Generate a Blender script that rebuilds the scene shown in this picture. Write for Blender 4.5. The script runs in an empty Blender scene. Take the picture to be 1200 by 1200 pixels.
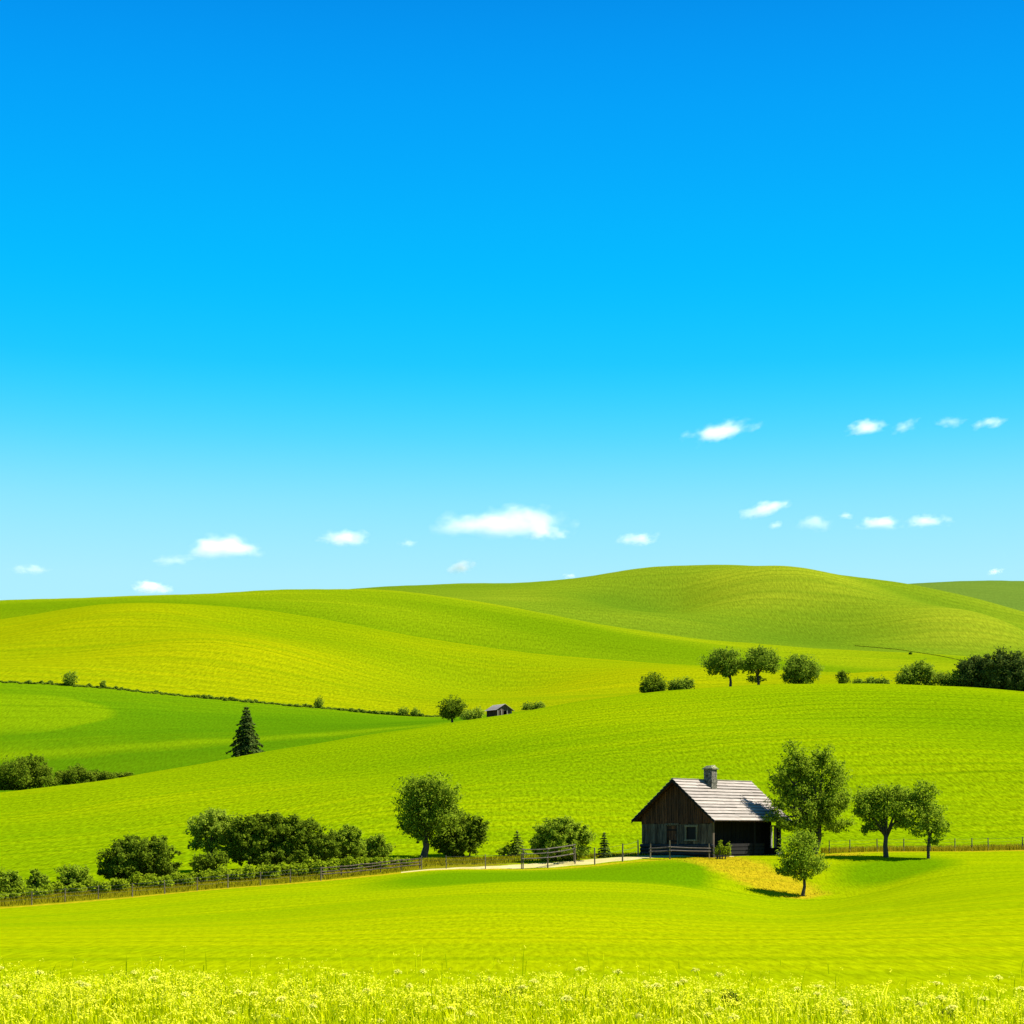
import bpy, bmesh, math, random
import numpy as np
from mathutils import Vector, Matrix

R_ = math.radians
scene = bpy.context.scene
COL = scene.collection
random.seed(7)
RNG = np.random.default_rng(11)

# ------------------------------------------------------------------ camera, sky, sun, exposure
CAM_Z = 2.4
FPX, CX, HORIZ = 2000.0, 600.0, 970.0            # focal length, centre and horizon in photo pixels
cd = bpy.data.cameras.new('camera')
cam = bpy.data.objects.new('camera', cd)
COL.objects.link(cam)
cam.location = (0, 0, CAM_Z)
cam.rotation_euler = (R_(90), 0, 0)
cd.sensor_width = 36
cd.lens = 36 * FPX / 1200
cd.shift_y = (HORIZ - 600) / 1200
cd.clip_start = 0.1
cd.clip_end = 40000
scene.camera = cam

SUN_ELEV, SUN_AZ = 51.0, 3.0                     # azimuth measured from +x (photo right) towards +y (away)
world = bpy.data.worlds.new('World')
scene.world = world
world.use_nodes = True
wn, wl = world.node_tree.nodes, world.node_tree.links
wn.clear()
w_out = wn.new('ShaderNodeOutputWorld')
w_bg = wn.new('ShaderNodeBackground')
w_sky = wn.new('ShaderNodeTexSky')
w_sky.sky_type = 'NISHITA'
w_sky.sun_disc = False
w_sky.sun_elevation = R_(SUN_ELEV)
w_sky.sun_rotation = R_(90 - SUN_AZ)
w_sky.air_density = 1.0
w_sky.dust_density = 0.4
w_sky.ozone_density = 3.0
w_bg.inputs['Strength'].default_value = 0.10
# deep azure grade of the clear air, by height above the horizon
w_tc = wn.new('ShaderNodeTexCoord')
w_sep = wn.new('ShaderNodeSeparateXYZ')
w_ramp = wn.new('ShaderNodeValToRGB')
w_mix = wn.new('ShaderNodeMix')
w_mix.data_type = 'RGBA'
w_mul = wn.new('ShaderNodeVectorMath')
w_mul.operation = 'SCALE'
w_mul.inputs['Scale'].default_value = 3.95
wl.new(w_tc.outputs['Generated'], w_sep.inputs[0])
wl.new(w_sep.outputs['Z'], w_ramp.inputs[0])
stops = [(0.00, (0.56, 0.90, 1.0)), (0.143, (0.42, 0.855, 1.0)), (0.185, (0.27, 0.795, 1.0)),
         (0.222, (0.07, 0.69, 1.0)), (0.262, (0.0, 0.585, 1.0)), (0.33, (0.0, 0.455, 1.0)),
         (0.39, (0.0, 0.35, 0.95)), (0.437, (0.0, 0.285, 0.86)), (0.6, (0.0, 0.17, 0.62)), (1.0, (0.0, 0.10, 0.42))]
w_ramp.color_ramp.interpolation = 'B_SPLINE'
el = w_ramp.color_ramp.elements
while len(el) < len(stops):
    el.new(0.5)
for e, (p, c) in zip(el, stops):
    e.position = p
    e.color = (*c, 1)
wl.new(w_ramp.outputs[0], w_mul.inputs[0])
w_mix.inputs['Factor'].default_value = 0.995
wl.new(w_sky.outputs[0], w_mix.inputs['A'])
wl.new(w_mul.outputs[0], w_mix.inputs['B'])
wl.new(w_mix.outputs['Result'], w_bg.inputs['Color'])
wl.new(w_bg.outputs[0], w_out.inputs[0])

sd = bpy.data.lights.new('sun', 'SUN')
sd.energy = 5.0
sd.angle = R_(0.5)
sd.color = (1.0, 0.95, 0.86)
sun = bpy.data.objects.new('sun', sd)
COL.objects.link(sun)
S = Vector((math.cos(R_(SUN_ELEV)) * math.cos(R_(SUN_AZ)), math.cos(R_(SUN_ELEV)) * math.sin(R_(SUN_AZ)), math.sin(R_(SUN_ELEV))))
sun.rotation_euler = S.to_track_quat('Z', 'Y').to_euler()
sun.location = (60, 0, 80)

vs = scene.view_settings
vs.view_transform = 'Standard'
vs.look = 'None'
vs.gamma = 1
vs.use_curve_mapping = False
vs.exposure = 1.35
scene.cycles.max_bounces = 8
scene.cycles.diffuse_bounces = 3
scene.cycles.transmission_bounces = 3
scene.cycles.volume_bounces = 5
scene.cycles.transparent_max_bounces = 8

# ------------------------------------------------------------------ helpers
def tag(o, label=None, cat=None, group=None, kind=None):
    if label: o['label'] = label
    if cat: o['category'] = cat
    if group: o['group'] = group
    if kind: o['kind'] = kind
    return o

def empty(name, loc, rz=0.0):
    o = bpy.data.objects.new(name, None)
    COL.objects.link(o)
    o.location = loc
    o.rotation_euler = (0, 0, rz)
    o.empty_display_size = 0.3
    return o

def mesh_np(name, verts, faces, mat, parent=None, smooth=False, loc=None):
    """verts (N,3); faces (M,k) array with one k, or list of such arrays."""
    me = bpy.data.meshes.new(name)
    fl = faces if isinstance(faces, list) else [faces]
    verts = np.asarray(verts, dtype=np.float32)
    me.vertices.add(len(verts))
    me.vertices.foreach_set('co', verts.ravel())
    loops = np.concatenate([np.asarray(f, dtype=np.int32).ravel() for f in fl])
    tot = np.concatenate([np.full(len(f), np.asarray(f).shape[1], dtype=np.int32) for f in fl])
    start = np.concatenate([[0], np.cumsum(tot)[:-1]]).astype(np.int32)
    me.loops.add(len(loops))
    me.loops.foreach_set('vertex_index', loops)
    me.polygons.add(len(tot))
    me.polygons.foreach_set('loop_start', start)
    me.update(calc_edges=True)
    me.polygons.foreach_set('use_smooth', np.full(len(tot), smooth, dtype=bool))
    me.validate()
    me.materials.append(mat)
    o = bpy.data.objects.new(name, me)
    COL.objects.link(o)
    if parent: o.parent = parent
    if loc is not None: o.location = loc
    return o

class MB:
    """collects boxes / tubes and links them as ONE mesh object"""
    def __init__(self):
        self.v, self.f = [], []
    def hexa(self, pts):
        b = len(self.v)
        self.v += [tuple(p) for p in pts]
        for q in ((0, 3, 2, 1), (4, 5, 6, 7), (0, 1, 5, 4), (1, 2, 6, 5), (2, 3, 7, 6), (3, 0, 4, 7)):
            self.f.append(tuple(b + i for i in q))
    def box(self, x0, x1, y0, y1, z0, z1):
        self.hexa([(x0, y0, z0), (x1, y0, z0), (x1, y1, z0), (x0, y1, z0), (x0, y0, z1), (x1, y0, z1), (x1, y1, z1), (x0, y1, z1)])
    def poly(self, pts):
        b = len(self.v)
        self.v += [tuple(p) for p in pts]
        self.f.append(tuple(range(b, b + len(pts))))
    def tube(self, pts, rads, n=7, jitter=0.0):
        rings = []
        pts = [Vector(p) for p in pts]
        for i, p in enumerate(pts):
            d = (pts[min(i + 1, len(pts) - 1)] - pts[max(i - 1, 0)]).normalized()
            a = d.orthogonal().normalized() if abs(d.z) < 0.9 else Vector((1, 0, 0)).cross(d).normalized()
            c = d.cross(a)
            ring = []
            for k in range(n):
                t = 2 * math.pi * k / n
                r = rads[i] * (1 + jitter * (random.random() - 0.5))
                ring.append(len(self.v))
                self.v.append(tuple(p + a * math.cos(t) * r + c * math.sin(t) * r))
            rings.append(ring)
        for r0, r1 in zip(rings, rings[1:]):
            for k in range(n):
                self.f.append((r0[k], r0[(k + 1) % n], r1[(k + 1) % n], r1[k]))
        self.f.append(tuple(reversed(rings[0])))
        self.f.append(tuple(rings[-1]))
    def build(self, name, mat, parent=None, smooth=False, loc=None):
        me = bpy.data.meshes.new(name)
        me.from_pydata(self.v, [], self.f)
        me.update()
        if smooth:
            for p in me.polygons: p.use_smooth = True
        me.materials.append(mat)
        o = bpy.data.objects.new(name, me)
        COL.objects.link(o)
        if parent: o.parent = parent
        if loc is not None: o.location = loc
        return o

# ------------------------------------------------------------------ materials
class NT:
    def __init__(self, name):
        self.m = bpy.data.materials.new(name)
        self.m.use_nodes = True
        self.n, self.l = self.m.node_tree.nodes, self.m.node_tree.links
        self.n.clear()
        self.out = self.n.new('ShaderNodeOutputMaterial')
    def node(self, t, **kw):
        x = self.n.new(t)
        for k, v in kw.items(): setattr(x, k, v)
        return x
    def link(self, a, b): self.l.new(a, b)
    def noise(self, vec, scale, detail=3, rough=0.55, dist=0.0):
        x = self.node('ShaderNodeTexNoise')
        x.inputs['Scale'].default_value = scale
        x.inputs['Detail'].default_value = detail
        x.inputs['Roughness'].default_value = rough
        x.inputs['Distortion'].default_value = dist
        if vec is not None: self.link(vec, x.inputs['Vector'])
        return x.outputs['Fac']
    def mapping(self, vec, sc):
        x = self.node('ShaderNodeMapping')
        x.inputs['Scale'].default_value = sc
        self.link(vec, x.inputs['Vector'])
        return x.outputs[0]
    def rng(self, v, a, b, c=0.0, d=1.0):
        x = self.node('ShaderNodeMapRange')
        self.link(v, x.inputs['Value'])
        for k, q in zip(('From Min', 'From Max', 'To Min', 'To Max'), (a, b, c, d)): x.inputs[k].default_value = q
        return x.outputs[0]
    def mix(self, fac, a, b, mode='MIX'):
        x = self.node('ShaderNodeMix', data_type='RGBA', blend_type=mode)
        if isinstance(fac, (int, float)): x.inputs['Factor'].default_value = fac
        else: self.link(fac, x.inputs['Factor'])
        for s, k in ((a, 'A'), (b, 'B')):
            if isinstance(s, tuple): x.inputs[k].default_value = (*s, 1)
            else: self.link(s, x.inputs[k])
        return x.outputs['Result']
    def math(self, op, a, b=None):
        x = self.node('ShaderNodeMath', operation=op)
        for i, s in enumerate((a, b)):
            if s is None: continue
            if isinstance(s, (int, float)): x.inputs[i].default_value = s
            else: self.link(s, x.inputs[i])
        return x.outputs[0]
    def pbsdf(self, col, rough=0.8, spec=0.2, bump=None, bump_d=0.02, bump_s=0.6):
        p = self.node('ShaderNodeBsdfPrincipled')
        if isinstance(col, tuple): p.inputs['Base Color'].default_value = (*col, 1)
        else: self.link(col, p.inputs['Base Color'])
        p.inputs['Roughness'].default_value = rough
        p.inputs['Specular IOR Level'].default_value = spec
        if bump is not None:
            b = self.node('ShaderNodeBump')
            b.inputs['Distance'].default_value = bump_d
            b.inputs['Strength'].default_value = bump_s
            self.link(bump, b.inputs['Height'])
            self.link(b.outputs[0], p.inputs['Normal'])
        return p

def leaf_mat(name, c1, c2, trans=0.22):
    t = NT(name)
    g = t.node('ShaderNodeNewGeometry')
    c = t.mix(g.outputs['Random Per Island'], c1, c2)
    p = t.pbsdf(c, 0.9, 0.0)
    tr = t.node('ShaderNodeBsdfTranslucent')
    t.link(c, tr.inputs['Color'])
    m = t.node('ShaderNodeMixShader')
    m.inputs[0].default_value = trans
    t.link(p.outputs[0], m.inputs[1]); t.link(tr.outputs[0], m.inputs[2])
    t.link(m.outputs[0], t.out.inputs[0])
    return t.m

def wood_mat(name, c1, c2, c3, axis_scale=(9, 9, 0.8), scale=1.0, rough=0.85, var=(0.65, 1.25)):
    t = NT(name)
    tc = t.node('ShaderNodeTexCoord')
    v = t.mapping(tc.outputs['Object'], axis_scale)
    n1 = t.noise(v, scale, 5, 0.65)
    n2 = t.noise(tc.outputs['Object'], 0.9, 3)
    g = t.node('ShaderNodeNewGeometry')
    c = t.mix(t.rng(n1, 0.35, 0.68), c1, c2)
    c = t.mix(t.math('MULTIPLY', t.rng(n2, 0.45, 0.7), 0.6), c, c3)
    k = t.rng(g.outputs['Random Per Island'], 0, 1, *var)
    cc = t.node('ShaderNodeVectorMath', operation='SCALE')
    t.link(c, cc.inputs[0]); t.link(k, cc.inputs['Scale'])
    p = t.pbsdf(cc.outputs[0], rough, 0.2, n1, 0.02, 0.7)
    t.link(p.outputs[0], t.out.inputs[0])
    return t.m

def stone_mat(name, c1, c2, scale=3.5):
    t = NT(name)
    tc = t.node('ShaderNodeTexCoord')
    vo = t.node('ShaderNodeTexVoronoi', feature='DISTANCE_TO_EDGE')
    vo.inputs['Scale'].default_value = scale
    m = t.mapping(tc.outputs['Object'], (1, 1, 1.7))
    t.link(m, vo.inputs['Vector'])
    n = t.noise(tc.outputs['Object'], 6, 4)
    c = t.mix(t.rng(n, 0.3, 0.7), c1, c2)
    e = t.rng(vo.outputs['Distance'], 0.0, 0.07)
    c = t.mix(e, (0.05, 0.048, 0.04), c)
    p = t.pbsdf(c, 0.9, 0.15, e, 0.03, 0.8)
    t.link(p.outputs[0], t.out.inputs[0])
    return t.m

def field_mat(name, lo, mid, hi, row_sc, grain, patch=0.02, row_amt=0.5, grain_amt=0.5, dry=False, bump=0.05, sheen=0.12, pale=None, line_amt=0.38):
    """crop field: broad patches, drilled rows along the contour ('row' attribute), fine grain (scale across, scale up the slope)"""
    t = NT(name)
    tc = t.node('ShaderNodeTexCoord')
    at = t.node('ShaderNodeAttribute', attribute_name='row')
    sep = t.node('ShaderNodeSeparateXYZ'); t.link(tc.outputs['Object'], sep.inputs[0])
    cb = t.node('ShaderNodeCombineXYZ')
    t.link(sep.outputs['X'], cb.inputs['X']); t.link(at.outputs['Fac'], cb.inputs['Y'])
    rv = t.mapping(cb.outputs[0], (row_sc * 0.05, row_sc, 1))
    rows = t.noise(rv, 1.0, 4, 0.7, 0.25)
    rv2 = t.mapping(cb.outputs[0], (row_sc * 0.012, row_sc * 0.3, 1))
    rows2 = t.noise(rv2, 1.0, 3, 0.6, 0.4)
    broad_v = t.mapping(cb.outputs[0], (patch * 0.4, patch, 1))
    broad = t.noise(broad_v, 1.0, 3, 0.5, 0.5)
    gv = t.mapping(cb.outputs[0], (grain[0], grain[1], 1))
    gr = t.noise(gv, 1.0, 3, 0.75)
    cr = t.node('ShaderNodeAttribute', attribute_name='crest')  # carries the painted slope shading into the grass colour
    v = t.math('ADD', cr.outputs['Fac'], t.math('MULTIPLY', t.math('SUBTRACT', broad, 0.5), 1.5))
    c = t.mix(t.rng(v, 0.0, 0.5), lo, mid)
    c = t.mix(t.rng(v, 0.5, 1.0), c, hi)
    c = t.mix(t.math('MULTIPLY', t.rng(rows2, 0.52, 0.32), row_amt * 0.8), c, lo)
    c = t.mix(t.math('MULTIPLY', t.rng(rows, 0.54, 0.32), row_amt), c, lo)
    if pale:
        pa = t.node('ShaderNodeAttribute', attribute_name='pale')
        pn = t.noise(cb.outputs[0], 0.05, 3)
        c = t.mix(t.rng(t.math('ADD', pa.outputs['Fac'], t.math('MULTIPLY', t.math('SUBTRACT', pn, 0.5), 0.5)), 0.25, 0.75), c, pale)
    if dry:
        la = t.node('ShaderNodeAttribute', attribute_name='deep_green')
        ln = t.noise(rv2, 2.0, 3)
        c = t.mix(t.math('MULTIPLY', t.rng(t.math('ADD', la.outputs['Fac'], t.math('MULTIPLY', t.math('SUBTRACT', ln, 0.5), 0.6)), 0.12, 0.75), 0.95), c, (0.056, 0.122, 0.0004))
        da = t.node('ShaderNodeAttribute', attribute_name='dry')
        va = t.node('ShaderNodeAttribute', attribute_name='verge')
        n = t.noise(tc.outputs['Object'], 0.7, 4, 0.7)
        nz = t.math('MULTIPLY', t.math('SUBTRACT', n, 0.5), 0.9)
        dn = t.noise(tc.outputs['Object'], 2.6, 3, 0.7)
        c = t.mix(t.rng(t.math('ADD', va.outputs['Fac'], nz), 0.35, 0.7), c, t.mix(t.rng(dn, 0.3, 0.7), (0.075, 0.068, 0.002), (0.15, 0.125, 0.003)))
        f = t.rng(t.math('ADD', da.outputs['Fac'], nz), 0.3, 0.8)
        c = t.mix(f, c, t.mix(t.rng(dn, 0.3, 0.7), (0.19, 0.145, 0.003), (0.30, 0.225, 0.006)))
    # drilled rows: thin lines that follow the contour, broken up by noise
    wob = t.noise(t.mapping(cb.outputs[0], (row_sc * 0.02, row_sc * 0.12, 1)), 1.0, 3)
    ph = t.math('ADD', t.math('MULTIPLY', at.outputs['Fac'], row_sc * 7.5), t.math('MULTIPLY', wob, 26.0))
    ln_ = t.math('MULTIPLY', t.rng(t.math('SINE', ph), 0.35, 1.0), t.rng(rows, 0.38, 0.62))
    c = t.mix(t.math('MULTIPLY', ln_, line_amt), c, t.mix(0.35, lo, (0.012, 0.05, 0.0)))
    k = t.rng(gr, 0.34, 0.66, 1 - grain_amt * 1.35, 1 + grain_amt * 1.25)
    cc = t.node('ShaderNodeVectorMath', operation='SCALE')
    t.link(c, cc.inputs[0]); t.link(k, cc.inputs['Scale'])
    c = cc.outputs[0]
    h = t.math('ADD', t.math('MULTIPLY', rows, 1.0), t.math('MULTIPLY', gr, 0.7))
    p = t.pbsdf(c, 1.0, 0.0, h, bump, 0.7)
    p.inputs['Sheen Weight'].default_value = sheen
    p.inputs['Sheen Roughness'].default_value = 0.45
    p.inputs['Sheen Tint'].default_value = (0.85, 1.0, 0.0, 1)
    t.link(p.outputs[0], t.out.inputs[0])
    return t.m

M = {}
M['leaf_dark'] = leaf_mat('leaf_dark', (0.0704, 0.1100, 0.0053), (0.1689, 0.2343, 0.0119), 0.45)
M['leaf_mid'] = leaf_mat('leaf_mid', (0.1126, 0.1751, 0.0079), (0.2815, 0.3717, 0.0198), 0.5)
M['leaf_pale'] = leaf_mat('leaf_pale', (0.1689, 0.2343, 0.0158), (0.3191, 0.4074, 0.0297), 0.5)
M['leaf_weed'] = leaf_mat('leaf_weed', (0.150, 0.215, 0.006), (0.310, 0.385, 0.014), 0.5)
M['leaf_wood'] = leaf_mat('leaf_wood', (0.030, 0.055, 0.012), (0.105, 0.140, 0.018), 0.3)
M['leaf_far'] = leaf_mat('leaf_far', (0.1032, 0.1610, 0.0106), (0.2252, 0.3107, 0.0211), 0.47)
M['needle'] = leaf_mat('needle', (0.034, 0.062, 0.012), (0.092, 0.130, 0.022), 0.25)
M['needle_pale'] = leaf_mat('needle_pale', (0.095, 0.140, 0.012), (0.180, 0.240, 0.024), 0.35)
M['bark'] = wood_mat('bark', (0.035, 0.026, 0.018), (0.085, 0.066, 0.045), (0.05, 0.05, 0.03), (6, 6, 1.2))
M['old_wood'] = wood_mat('old_wood', (0.013, 0.005, 0.002), (0.125, 0.050, 0.020), (0.045, 0.022, 0.010), (10, 10, 0.7))
M['grey_wood'] = wood_mat('grey_wood', (0.016, 0.013, 0.009), (0.150, 0.116, 0.072), (0.050, 0.028, 0.013), (9, 9, 0.8))
M['log_wood'] = wood_mat('log_wood', (0.010, 0.010, 0.010), (0.045, 0.040, 0.034), (0.024, 0.019, 0.015), (3, 0.8, 12))
M['dark_wood'] = wood_mat('dark_wood', (0.003, 0.0025, 0.002), (0.010, 0.008, 0.006), (0.006, 0.005, 0.004), (9, 9, 0.8))  # near-black; on the porch parts this colour holds the shade
M['pale_wood'] = wood_mat('pale_wood', (0.16, 0.145, 0.11), (0.33, 0.30, 0.23), (0.2, 0.19, 0.12), (8, 8, 0.8))
M['rail_wood'] = wood_mat('rail_wood', (0.045, 0.038, 0.028), (0.14, 0.115, 0.088), (0.065, 0.05, 0.038), (1.2, 9, 9))
M['post_wood'] = wood_mat('post_wood', (0.075, 0.060, 0.035), (0.19, 0.155, 0.09), (0.11, 0.10, 0.05), (9, 9, 0.9))
M['shingle'] = wood_mat('shingle', (0.20, 0.172, 0.140), (0.34, 0.295, 0.245), (0.26, 0.22, 0.18), (1.0, 8, 8), var=(0.84, 1.1))
M['stone'] = stone_mat('stone', (0.035, 0.033, 0.022), (0.21, 0.195, 0.145), 4.5)
M['stone_cap'] = stone_mat('stone_cap', (0.08, 0.085, 0.04), (0.28, 0.27, 0.14), 2.0)
t = NT('dark_glass'); p = t.pbsdf((0.003, 0.003, 0.004), 0.4, 0.12); t.link(p.outputs[0], t.out.inputs[0]); M['glass'] = t.m
t = NT('wire'); p = t.pbsdf((0.05, 0.05, 0.04), 0.5, 0.4); t.link(p.outputs[0], t.out.inputs[0]); M['wire'] = t.m
t = NT('path_gravel')
tc = t.node('ShaderNodeTexCoord')
n1, n2 = t.noise(tc.outputs['Object'], 0.6, 4, 0.6), t.noise(tc.outputs['Object'], 7, 3, 0.7)
c = t.mix(t.rng(n1, 0.35, 0.7), (0.36, 0.31, 0.12), (0.29, 0.24, 0.05))
c = t.mix(t.math('MULTIPLY', t.rng(n2, 0.3, 0.7), 0.5), c, (0.42, 0.37, 0.20))
p = t.pbsdf(c, 0.95, 0.1, n2, 0.03); t.link(p.outputs[0], t.out.inputs[0]); M['path'] = t.m
M['dry_blade'] = leaf_mat('dry_blade', (0.17, 0.16, 0.004), (0.34, 0.27, 0.01), 0.4)
M['bank_blade'] = leaf_mat('bank_blade', (0.22, 0.17, 0.004), (0.40, 0.30, 0.010), 0.4)
M['verge_blade'] = leaf_mat('verge_blade', (0.11, 0.12, 0.003), (0.24, 0.20, 0.006), 0.4)
M['grass_blade'] = leaf_mat('grass_blade', (0.24, 0.35, 0.001), (0.66, 0.66, 0.003), 0.5)
M['seed_head'] = leaf_mat('seed_head', (0.66, 0.66, 0.006), (0.88, 0.82, 0.07), 0.5)
M['flower'] = leaf_mat('flower', (0.66, 0.64, 0.06), (0.84, 0.80, 0.22), 0.4)
M['weed_dark'] = leaf_mat('weed_dark', (0.045, 0.075, 0.006), (0.10, 0.14, 0.01), 0.2)

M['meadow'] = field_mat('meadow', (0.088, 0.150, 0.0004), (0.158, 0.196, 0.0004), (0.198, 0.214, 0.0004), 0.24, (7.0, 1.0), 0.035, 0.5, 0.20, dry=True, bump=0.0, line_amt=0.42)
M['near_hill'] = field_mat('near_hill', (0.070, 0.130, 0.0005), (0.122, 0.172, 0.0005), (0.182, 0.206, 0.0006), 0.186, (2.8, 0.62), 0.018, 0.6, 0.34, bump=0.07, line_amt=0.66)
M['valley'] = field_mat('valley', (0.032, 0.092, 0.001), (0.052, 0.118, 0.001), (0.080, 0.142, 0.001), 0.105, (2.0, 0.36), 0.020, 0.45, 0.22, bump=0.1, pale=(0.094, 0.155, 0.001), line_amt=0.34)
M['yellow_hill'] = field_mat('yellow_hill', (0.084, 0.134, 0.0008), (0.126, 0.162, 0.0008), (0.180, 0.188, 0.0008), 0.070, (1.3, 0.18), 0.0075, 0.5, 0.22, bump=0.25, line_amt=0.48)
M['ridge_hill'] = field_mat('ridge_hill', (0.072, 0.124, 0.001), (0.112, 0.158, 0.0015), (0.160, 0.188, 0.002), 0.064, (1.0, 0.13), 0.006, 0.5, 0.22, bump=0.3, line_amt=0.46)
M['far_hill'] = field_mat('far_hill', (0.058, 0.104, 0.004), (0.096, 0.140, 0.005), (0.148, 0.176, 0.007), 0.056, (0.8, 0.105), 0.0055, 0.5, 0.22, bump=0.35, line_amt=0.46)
M['last_hill'] = field_mat('last_hill', (0.050, 0.090, 0.012), (0.072, 0.112, 0.014), (0.092, 0.130, 0.016), 0.03, (0.5, 0.08), 0.003, 0.4, 0.14, bump=0.3)  # distance haze put into the colour as a greyer green
M['soil'] = field_mat('soil', (0.08, 0.12, 0.004), (0.11, 0.16, 0.004), (0.14, 0.17, 0.005), 0.1, (0.5, 0.3))

# ------------------------------------------------------------------ terrain from ridge and valley lines
def pchip_slopes(x, y):
    """x,y (K,N) -> monotone slopes (K,N)"""
    h = np.diff(x, axis=0); d = np.diff(y, axis=0) / h
    m = np.zeros_like(y)
    w1 = 2 * h[1:] + h[:-1]; w2 = h[1:] + 2 * h[:-1]
    ok = d[:-1] * d[1:] > 0
    with np.errstate(divide='ignore', invalid='ignore'):
        hm = (w1 + w2) / (w1 / d[:-1] + w2 / d[1:])
    m[1:-1] = np.where(ok, hm, 0)
    m[0], m[-1] = d[0], d[-1]
    return m

def pchip1(xk, yk, xq):
    xk = np.array(xk, float)[:, None]; yk = np.array(yk, float)[:, None]
    m = pchip_slopes(xk, yk)[:, 0]; xk = xk[:, 0]; yk = yk[:, 0]
    xq = np.clip(np.asarray(xq, float), xk[0], xk[-1])
    i = np.clip(np.searchsorted(xk, xq, side='right') - 1, 0, len(xk) - 2)
    h = xk[i + 1] - xk[i]; s = (xq - xk[i]) / h
    return ((2*s**3 - 3*s**2 + 1) * yk[i] + (s**3 - 2*s**2 + s) * h * m[i] + (-2*s**3 + 3*s**2) * yk[i+1] + (s**3 - s**2) * h * m[i+1])

def spl(d):
    """smooth curve through knots given as {image x: value} (spline, then a light blur)"""
    ks = sorted(d)
    g = np.arange(-2600, 3801, 10.0)
    v = pchip1(ks, [d[k] for k in ks], g)
    ker = np.exp(-0.5 * (np.arange(-8, 9) / 3.0) ** 2); ker /= ker.sum()
    vb = np.convolve(np.pad(v, 8, mode='edge'), ker, mode='valid')
    return lambda x: np.interp(x, g, vb)

D_R = spl({-300: 88, 0: 96, 300: 106, 600: 117, 800: 121, 950: 123, 1200: 128, 1500: 130})
def const(v): return lambda x: np.full(np.shape(x), float(v))
def off(f, a): return lambda x: f(x) + a
Y = {}
Y['R'] = spl({-300: 1090, 0: 1063, 150: 1053, 300: 1038, 360: 1033, 450: 1026, 520: 1019, 612: 1018, 660: 1016.5, 700: 1013, 760: 1008, 800: 1005.5, 950: 1004, 1000: 1003.5, 1100: 1001, 1200: 1000, 1500: 998})
Y['R2'] = spl({-300: 1084, 0: 1058, 150: 1048, 300: 1034, 450: 1022, 520: 1015, 612: 1011, 660: 1008.5, 700: 1006, 760: 1003.2, 800: 1002.3, 950: 1002, 1000: 1000, 1100: 997.5, 1200: 996.5, 1500: 994})
Y['H0'] = spl({-300: 1066, 0: 1048, 100: 1040, 163: 1033, 250: 1024, 325: 1018, 400: 1011, 450: 1008, 500: 1005.5, 600: 1003, 700: 1002, 800: 1000.5, 900: 1000, 1000: 996.5, 1100: 994, 1200: 993, 1500: 990})
Y['B'] = spl({-300: 1101, 0: 1075, 150: 1065, 300: 1052, 450: 1041, 600: 1033, 700: 1031, 780: 1032, 830: 1042, 880: 1054, 940: 1060, 1000: 1055, 1060: 1038, 1100: 1028, 1200: 1023, 1500: 1018})
Y['P3'] = spl({-300: 1099, 0: 1082, 300: 1066, 600: 1043, 800: 1047, 940: 1067, 1060: 1050, 1200: 1035, 1500: 1030})
Y['P2'] = spl({-300: 1102, 0: 1094, 300: 1087, 600: 1078, 900: 1086, 1200: 1074, 1500: 1070})
Y['C'] = spl({-600: 960, -300: 950, 0: 929, 150: 910, 300: 885, 450: 860, 600: 836, 700: 820, 750: 815, 800: 811, 900: 806, 1000: 804, 1100: 805, 1200: 811, 1500: 836, 1900: 860})
D_C = spl({-300: 255, 0: 260, 300: 280, 600: 300, 800: 310, 1000: 320, 1200: 312, 1500: 300})
Y['Cm'] = spl({-300: 985, 0: 968, 150: 955, 300: 938, 450: 915, 600: 890, 800: 872, 1000: 866, 1200: 868, 1500: 885})
Y['dip'] = spl({-300: 955, 0: 936, 150: 917, 300: 892, 450: 868, 600: 844, 800: 820, 1000: 814, 1200: 822, 1500: 845})
Y['V'] = spl({-300: 880, 0: 868, 150: 862, 300: 856, 450: 850, 600: 840, 800: 817, 1000: 811, 1200: 818, 1500: 840})
Y['Y0'] = spl({-300: 782, 0: 799, 120: 807, 240: 818, 375: 832, 490: 842, 600: 835, 700: 824, 800: 812, 1000: 806, 1200: 812, 1500: 830})
Y['Y1'] = spl({-300: 775, 0: 762, 190: 752, 400: 776, 600: 798, 800: 793, 1000: 794, 1200: 800, 1500: 815})
Y['Y2'] = spl({-500: 775, -250: 760, 0: 731, 60: 720, 120: 710, 190: 706, 240: 707, 300: 712, 350: 719, 400: 727, 450: 736, 500: 746, 550: 754, 600: 760, 700: 770, 800: 777, 900: 783, 1000: 788, 1100: 790, 1200: 794, 1500: 805})
Y['Y3'] = spl({-250: 770, 0: 739, 190: 715, 300: 720, 400: 734, 500: 752, 600: 765, 700: 773, 800: 779, 900: 784, 1000: 788.5, 1200: 794, 1500: 805})
Y['G0'] = spl({-250: 730, 0: 716, 190: 703, 350: 706, 430: 712, 500: 722, 600: 738, 700: 752, 800: 763, 900: 773, 1000: 779, 1100: 782, 1200: 786, 1500: 800})
Y['G1'] = spl({-500: 735, -250: 716, 0: 704, 100: 697, 200: 693, 350: 690, 430: 691, 480: 695, 520: 699, 560: 704, 600: 711, 650: 719, 700: 729, 750: 738, 800: 746, 900: 757, 1000: 765, 1100: 769, 1200: 776, 1500: 790})
Y['G2'] = spl({-500: 745, -250: 724, 0: 711, 200: 700, 350: 697, 430: 697, 500: 703, 560: 709, 600: 716, 700: 733, 800: 749, 900: 760, 1000: 767, 1200: 777, 1500: 790})
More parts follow.
